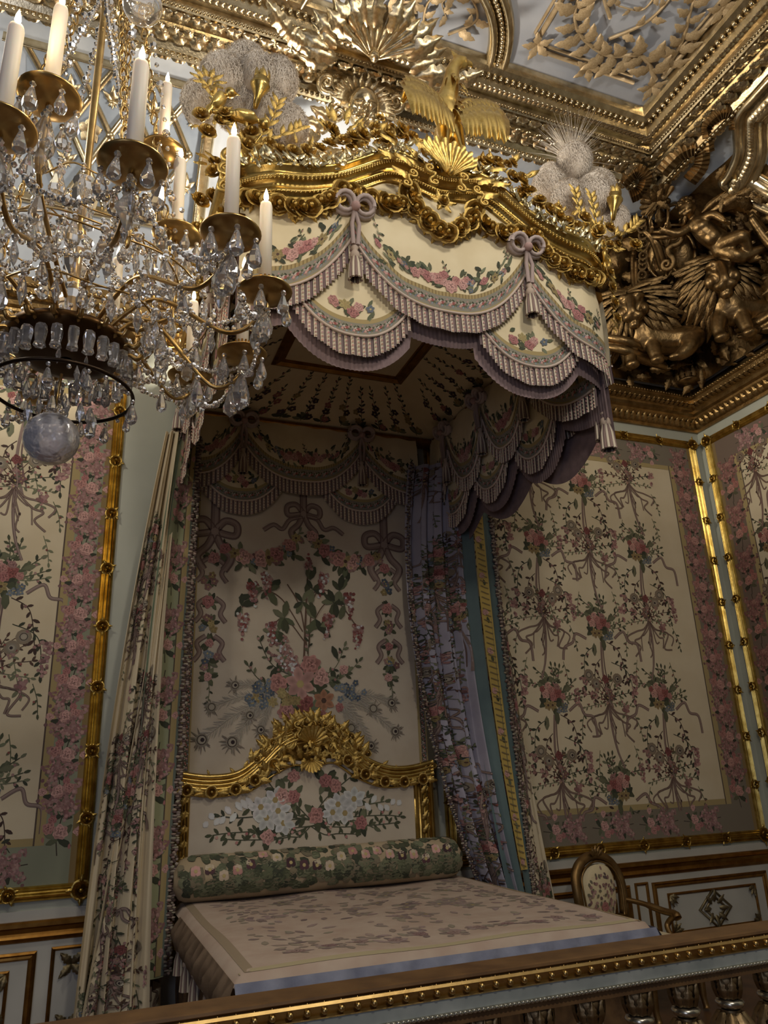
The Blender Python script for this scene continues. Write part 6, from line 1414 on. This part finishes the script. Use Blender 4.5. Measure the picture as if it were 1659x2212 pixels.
a = np.linspace(0, 2 * PI, 60); part('ring', MB().add(*tube(np.c_[AX + .222 * np.cos(a), AY + .222 * np.sin(a), np.full(60, 2.825)], .0065, 8)), plain('dark_ring', rgb(52, 38, 24), .4, .8), cha)
pass # part('lower_ring', MB().add(*tube(np.c_[AX + .10 * np.cos(a), AY + .10 * np.sin(a), np.full(60, 2.77)], .004, 6)), M_GOLDB, cha)
prism = MB().add(*lathe([(.001, 0), (.22, -.06), (.26, -.3), (.2, -.75), (.26, -.95), (.001, -1)], 6)); PRISM = shared('fluted_prism', prism, M_GLASS, False)
for k in range(26): a_ = k * 2 * PI / 26; p = A(.198, a_, 2.965); inst('fluted_prism', PRISM, bowl, T(*p) @ Rot('Z', a_) @ Rot('X', 0) @ Sc(.075, .075, .085))
for k in range(24):
    a_ = k * 2 * PI / 24 + .1; p = A(.222, a_, 2.818); bead(p + (0, 0, -.01), .008)
    if k % 2: hang(DROP, 'crystal_drop', p + (0, 0, -.02), random.uniform(.055, .08))
    pass
for k in range(14): a_ = k * 2 * PI / 14; hang(random.choice((DROP, ALM)), 'crystal_drop', A(.10, a_, 2.765), random.uniform(.06, .08))
for k in range(22): hang(random.choice((DROP, ALM)), 'crystal_drop', A(random.uniform(.03, .18), random.random() * 6.28, random.uniform(2.80, 2.93)), random.uniform(.05, .08), .9)
V, F = ball(.087, 26, 18); part('rock_crystal_ball', MB().add(V, F, M=T(AX - .02, AY + .02, 2.665)), M_ROCK, cha, label='large milky rock crystal ball hanging lowest'); part('ball_hook', MB().add(*tube([(AX - .02, AY + .02, 2.76), (AX - .01, AY + .01, 2.9)], .005, 6)), M_GOLDB, cha)
# suspension chains of flat gilt links
lk = MB(); aa = np.linspace(0, 2 * PI, 14); lk.add(*tube(np.c_[.012 * np.cos(aa), 0 * aa, .036 * np.sin(aa)], .0045, 6)); LINK = shared('chain_link', lk, M_GOLDB)
for a0, r0, r1 in ((-1.25, .50, .12), (-.35, .36, .12), (.9, .40, .12), (2.4, .45, .12), (-2.2, .42, .12)):
    p, q = A(r0, a0, 3.12), A(r1, a0, 4.75); n_ = 30
    for k in range(n_): c = p + (q - p) * (k / n_); inst('chain_link', LINK, cha, T(*c) @ Rot('Z', a0 + (PI / 2 if k % 2 else 0)) @ Sc(1, 1, .82))
    for k in range(26): u = k / 26; bead(p + (q - p) * u + (.03, -.02, -.04 * math.sin(u * 9)), .009 if k % 4 else .016)
for k in range(4): chain(A(.02, k * 1.57, 4.6), A(.34, k * 1.57 + .5, 3.55), .05, .010, .026, 4)
# clustered crystals along tiers of hoops
for R, z, n_ in ((.24, 3.40, 18), (.36, 3.26, 24), (.46, 3.16, 28), (.16, 3.62, 12), (.30, 3.08, 22)):
    part('hoop', MB().add(*tube(np.c_[AX + R * np.cos(a), AY + R * np.sin(a), z + .012 * np.sin(6 * a)], .0035, 5)), M_GOLDB, cha)
    for k in range(n_):
        a_ = k * 2 * PI / n_ + random.uniform(-.05, .05); p = A(R + random.uniform(-.02, .02), a_, z - .01); bead(p, random.uniform(.010, .015)); bead(p + (0, 0, .022), .009)
        if len([1 for o in cha.children if o.name.startswith('crystal_drop')]) < 296 if False else True: hang(random.choice((DROP, ALM, ALM)), random.choice(('crystal_drop', 'almond_crystal')), p + (0, 0, -.014), random.uniform(.07, .12))
for k in range(140): bead(A(random.uniform(.05, .5), random.random() * 6.28, random.uniform(3.02, 3.5)), random.uniform(.007, .013))
for k in range(10): chain(A(.44, k * .63, 3.16), A(.44, (k + 1) * .63, 3.16), .09, .0085, .02)
part('crystal_beads', beads, M_GLASS, cha, False, kind='stuff')
# candles stand in the cups: things of their own
LB = ['thick candle on the large front drip pan, third candle from the left', 'slim candle standing high at the back, just right of the thick front candle', 'lit candle in front of the gilded canopy corner', 'slim lit candle half hidden behind crystals, below the high back candle', 'lit candle standing before the cream valance, rightmost of all', 'candle shaft below the rightmost drip pan, standing on the lowest brass pan', 'candle low among the hanging drops, left of the lowest brass pan', 'candle whose tip meets the top of the picture, second from the left', 'thick candle at the far left edge, leftmost of all the candles', 'small bright candle deep inside the chandelier above the bowl', 'candle beyond the left edge on the near side', 'candle beyond the left edge on the outer side', 'candle beyond the left edge on the far side', 'candle on the far back pan behind the bowl']
cand = shared('candle', MB().add(*lathe([(0, 0), (.0215, 0), (.0212, .225), (.018, .236), (.006, .24), (0, .239)], 18)), M_WAX)
wick = shared('wick', MB().add(*tube([(0, 0, .237), (0, 0, .247)], .0016, 5)), M_DARK)
flame = shared('flame', MB().add(*lathe([(0, .243), (.005, .246), (.0088, .254), (.0075, .264), (.0035, .276), (0, .284)], 12)), M_FLAME)
for i, p in enumerate(PANS):
    t = thing('candle', LB[i], 'candle', (p[0], p[1], p[2] + .055), 'candles on the chandelier')
    M = T(p[0], p[1], p[2] + .055) @ Sc(1, 1, 1.34); sh_ = inst('candle_shaft', cand, t, M); sub_inst('wick', wick, sh_); sub_inst('flame', flame, sh_)
    l = lamp('flame_light', 'POINT', (0, 0, 0), 1.1, (1.0, .78, .5), .012); l.parent = t; l.location = (0, 0, .42); ORG[l.name] = Vector(p)
# ------------------------------------------------------------------ gilded armchair beyond the bed
random.seed(111)
ac = thing('armchair', 'gilded armchair with arched back upholstered in floral silk, between bed and right panelling', 'chair', (3.76, -.62, 0))
M_CH = gold('worn_gilt_wood', rgb(128, 100, 62), rgb(150, 122, 80), .45, 60, .3)
bk = crom([(3.54, -.36, .50), (3.52, -.35, .70), (3.54, -.33, .82), (3.62, -.32, .90), (3.76, -.31, .935), (3.90, -.32, .90), (3.98, -.33, .82), (4.0, -.35, .70), (3.98, -.36, .50)], 6)
bfo = part('back_frame', MB().add(*tube(np.vstack([bk, bk[:1]]), .036, 8)), M_CH, ac); part('frame_bead', MB().add(*tube((bk - (3.76, 0, .68)) * (.86, 1, .86) + (3.76, -.03, .68), .008, 6)), M_CH, ac)
def Pk(u, v): a = 2 * PI * v; x = np.sign(np.cos(a)) * np.abs(np.cos(a)) ** .8; z = np.sign(np.sin(a)) * np.abs(np.sin(a)) ** .8; return np.stack([3.76 + .185 * u * x, -.335 - .045 * np.sqrt(np.clip(1 - u * u, 0, 1)) - .01 * z * u, .67 + .21 * u * z], -1)
V, F = surf(Pk, 8, 28, .02, 1); part('back_upholstery', MB().add(V, F), M_CREAM, ac)
V, F = surf(lambda u, v: Pk(u, v) * (1, -1, 1) + (0, -.66, 0), 8, 28, .02, 1); part('back_lining', MB().add(V, F), M_CREAM, ac)
e = Emb(); m = Mo()
for k in range(90):
    r, a = math.sqrt(random.random()) * .85, random.random(); m.petal(3.76 + .17 * r * math.cos(2 * PI * a), .67 + .2 * r * math.sin(2 * PI * a), random.random() * 6, .03, .02, jit(ch(LIL + [rgb(110, 84, 86), rgb(120, 110, 84)])), 1)
m.rose(3.76, .60, .04, PINK[2]); e.add(m); e.build('back_embroidery', lambda u, v: np.stack([u, -.337 - .046 * np.sqrt(np.clip(1 - ((u - 3.76) / .19) ** 2 - ((v - .67) / .215) ** 2, 0, 1)), v], -1), ac, base=.004)
cl_ = shared('chair_leaf', LEAF, M_CH)
for k in range(5): a = PI * (.2 + .15 * k); inst('crest_leaf', cl_, bfo, fr((3.76 + .02 * math.cos(a), -.345, .935), (0, -1, .2), (math.cos(a), 0, math.sin(a)), .075))
st_ = MB(); V, F = surf(lambda u, v: np.stack([3.5 + .54 * u - .0, -.36 - .56 * v, .40 + .07 * (np.sin(PI * u) * np.sin(PI * v)) ** .4], -1), 14, 14); part('seat_cushion', MB().add(V, F), M_CREAM, ac)
part('seat_rail', MB().add(*frame_sweep([(3.5, -.36, .37), (4.04, -.36, .37), (4.04, -.92, .37), (3.5, -.92, .37)], (0, 0, 1), [(-.03, -.03), (.015, -.035), (.025, 0), (.015, .03), (-.03, .035), (-.03, -.03)])), M_CH, ac)
for x, y, o in ((3.52, -.38, 1), (4.02, -.38, 1), (3.52, -.90, -1), (4.02, -.90, -1)): part('leg', MB().add(*tube(crom([(x, y, .38), (x, y - .02 * -o, .25), (x, y + .015 * o, .10), (x, y + .03 * o, .015)], 5), [.034] * 6 + [.024] * 5 + [.02] * 4 + [.026], 8)), M_CH, ac)
for x, s in ((3.525, -1), (3.995, 1)):
    part('armrest', MB().add(*tube(crom([(x, -.36, .62), (x + s * .04, -.5, .60), (x + s * .06, -.66, .565), (x + s * .05, -.76, .56), (x + s * .04, -.79, .535)], 6), [.018] * 8 + [.024] * 12 + [.03] * 5, 8)), M_CH, ac)
    part('arm_support', MB().add(*tube(crom([(x + s * .05, -.76, .55), (x + s * .05, -.70, .50), (x + s * .03, -.70, .46), (x, -.78, .38)], 6), .02, 8)), M_CH, ac)

ac.rotation_euler = (0, 0, .22)

# ------------------------------------------------------------------ balustrade closing off the bed
ba = thing('gilded_balustrade', 'gilded balustrade with beaded marble rail across the foot of the picture', 'railing', (1.3, -3.56, 0))
XA, XB = -.9, 3.2
def run(mb, prof): pr = [(y, z) for y, z in prof]; mb.add(*sweep([(XA, 0, 0), (XB, 0, 0)], [(0, 1, 0)] * 2, [(0, 0, 1)] * 2, pr)); return mb
part('top_board', run(MB(), [(-3.47, 1.075), (-3.47, 1.092), (-3.48, 1.098), (-3.585, 1.100), (-3.592, 1.098), (-3.594, 1.092), (-3.585, 1.086)]), M_BROWN, ba, False)
part('front_moulding', run(MB(), [(-3.58, 1.088), (-3.597, 1.086), (-3.602, 1.080), (-3.596, 1.070), (-3.588, 1.058), (-3.594, 1.054), (-3.59, 1.050)]), M_GOLDB, ba, False)
part('marble_band', run(MB(), [(-3.575, 1.052), (-3.588, 1.050), (-3.588, 1.020), (-3.50, 1.020), (-3.50, 1.07)]), M_MARBLE, ba, False)
V, F = ball(.0085, 10, 7); bd = MB().add(V * (1, 1, 1), F); 
for k in range(5): a = -.9 + .45 * k; bd.merge(LEAF2, fr((.012 * math.sin(a), .004, .004), (0, -1, .2), (math.sin(a), 0, .9), .016))
BEADM = shared('rail_bead', bd, M_GOLDB)
for x in np.arange(XA + .03, XB, .042): inst('rail_bead', BEADM, ba, T(x, -3.597, 1.068))
part('silver_rib', run(MB(), [(-3.58, 1.022), (-3.592, 1.020), (-3.594, 1.014), (-3.588, 1.009), (-3.57, 1.010)]), plain('silvered_moulding', rgb(186, 182, 168), .3, .9, bs=60, bstr=.4), ba, False)
b1 = MB(); V, F = ball(1, 6, 5)
for x in np.arange(XA, XB, .013): b1.add(V * (.0075, .003, .0045), F, M=T(x, -3.593, 1.015) @ Rot('Y', .5))
part('rope_bead', b1, plain('silvered_rope', rgb(190, 186, 170), .28, .9), ba, kind='stuff')
part('under_rail', run(MB(), [(-3.58, 1.010), (-3.585, .99), (-3.50, .99), (-3.50, 1.02)]), M_BROWN, ba, False)
M_BAL = gold('worn_baluster_gilding', rgb(124, 102, 70), rgb(156, 134, 100), .5, 90, .6)
bl = MB().add(*lathe([(.0, .99), (.036, .99), (.037, .97), (.033, .965), (.035, .94), (.028, .93)], 16)); bl.add(*lathe([(.026, .90), (.03, .84), (.022, .78), (.018, .70), (.03, .55), (.045, .40), (.05, .30), (.035, .2), (.028, .15), (.045, .10), (.05, .04), (.05, .0)], 16))
BALM = shared('baluster', bl, M_BAL); ring_m = shared('baluster_ring', MB().add(*lathe([(.024, .928), (.036, .926), (.041, .918), (.036, .908), (.026, .904)], 18)), plain('silvered_ring', rgb(200, 192, 172), .25, .95)); lfb = shared('baluster_leaf', LEAF, M_BAL)
lv = MB()
for k in range(8): a = k * PI / 4; lv.merge(LEAF, fr((.028 * math.cos(a), 0.028 * math.sin(a), .895), (math.cos(a), math.sin(a), .2), (.45 * math.cos(a), .45 * math.sin(a), -1), .085)); lv.merge(LEAF, fr((.03 * math.cos(a + .4), 0.03 * math.sin(a + .4), .93), (math.cos(a + .4), math.sin(a + .4), .1), (0, 0, 1), .06))
LVM = shared('leaf_collar', lv, M_BAL)
for k, x in enumerate(np.arange(-.75, 3.1, .163)):
    M = T(x, -3.545, 0); bo_ = inst('baluster', BALM, ba, M); sub_inst('baluster_ring', ring_m, bo_); sub_inst('leaf_collar', LVM, bo_)
part('plinth', run(MB(), [(-3.47, 0), (-3.47, .06), (-3.62, .06), (-3.62, 0)]), M_MARBLE, ba, False)
for y, z in ((-.45, .60), (-.75, .58), (-1.10, .60), (-1.5, .58), (-1.9, .60)):
    inst('valance_tassel', TASSEL_ME, bed, fr((.665, y, z), (0, 0, 1), (0, 1, 0), .95))
b1 = MB(); V, F = surf(lambda u, v: np.stack([.70 - .02 * np.sin(PI * v) + .006 * np.sin(u * 60), -u, .66 - v * (.40 + .05 * np.sin(u * 9))], -1), 120, 6, .2, 2.1); b1.add(V, F)
part('side_valance', b1, plain('gold_brown_valance', rgb(104, 78, 48), .8, 0, rgb(70, 50, 34), 14, 60, .5), bed)
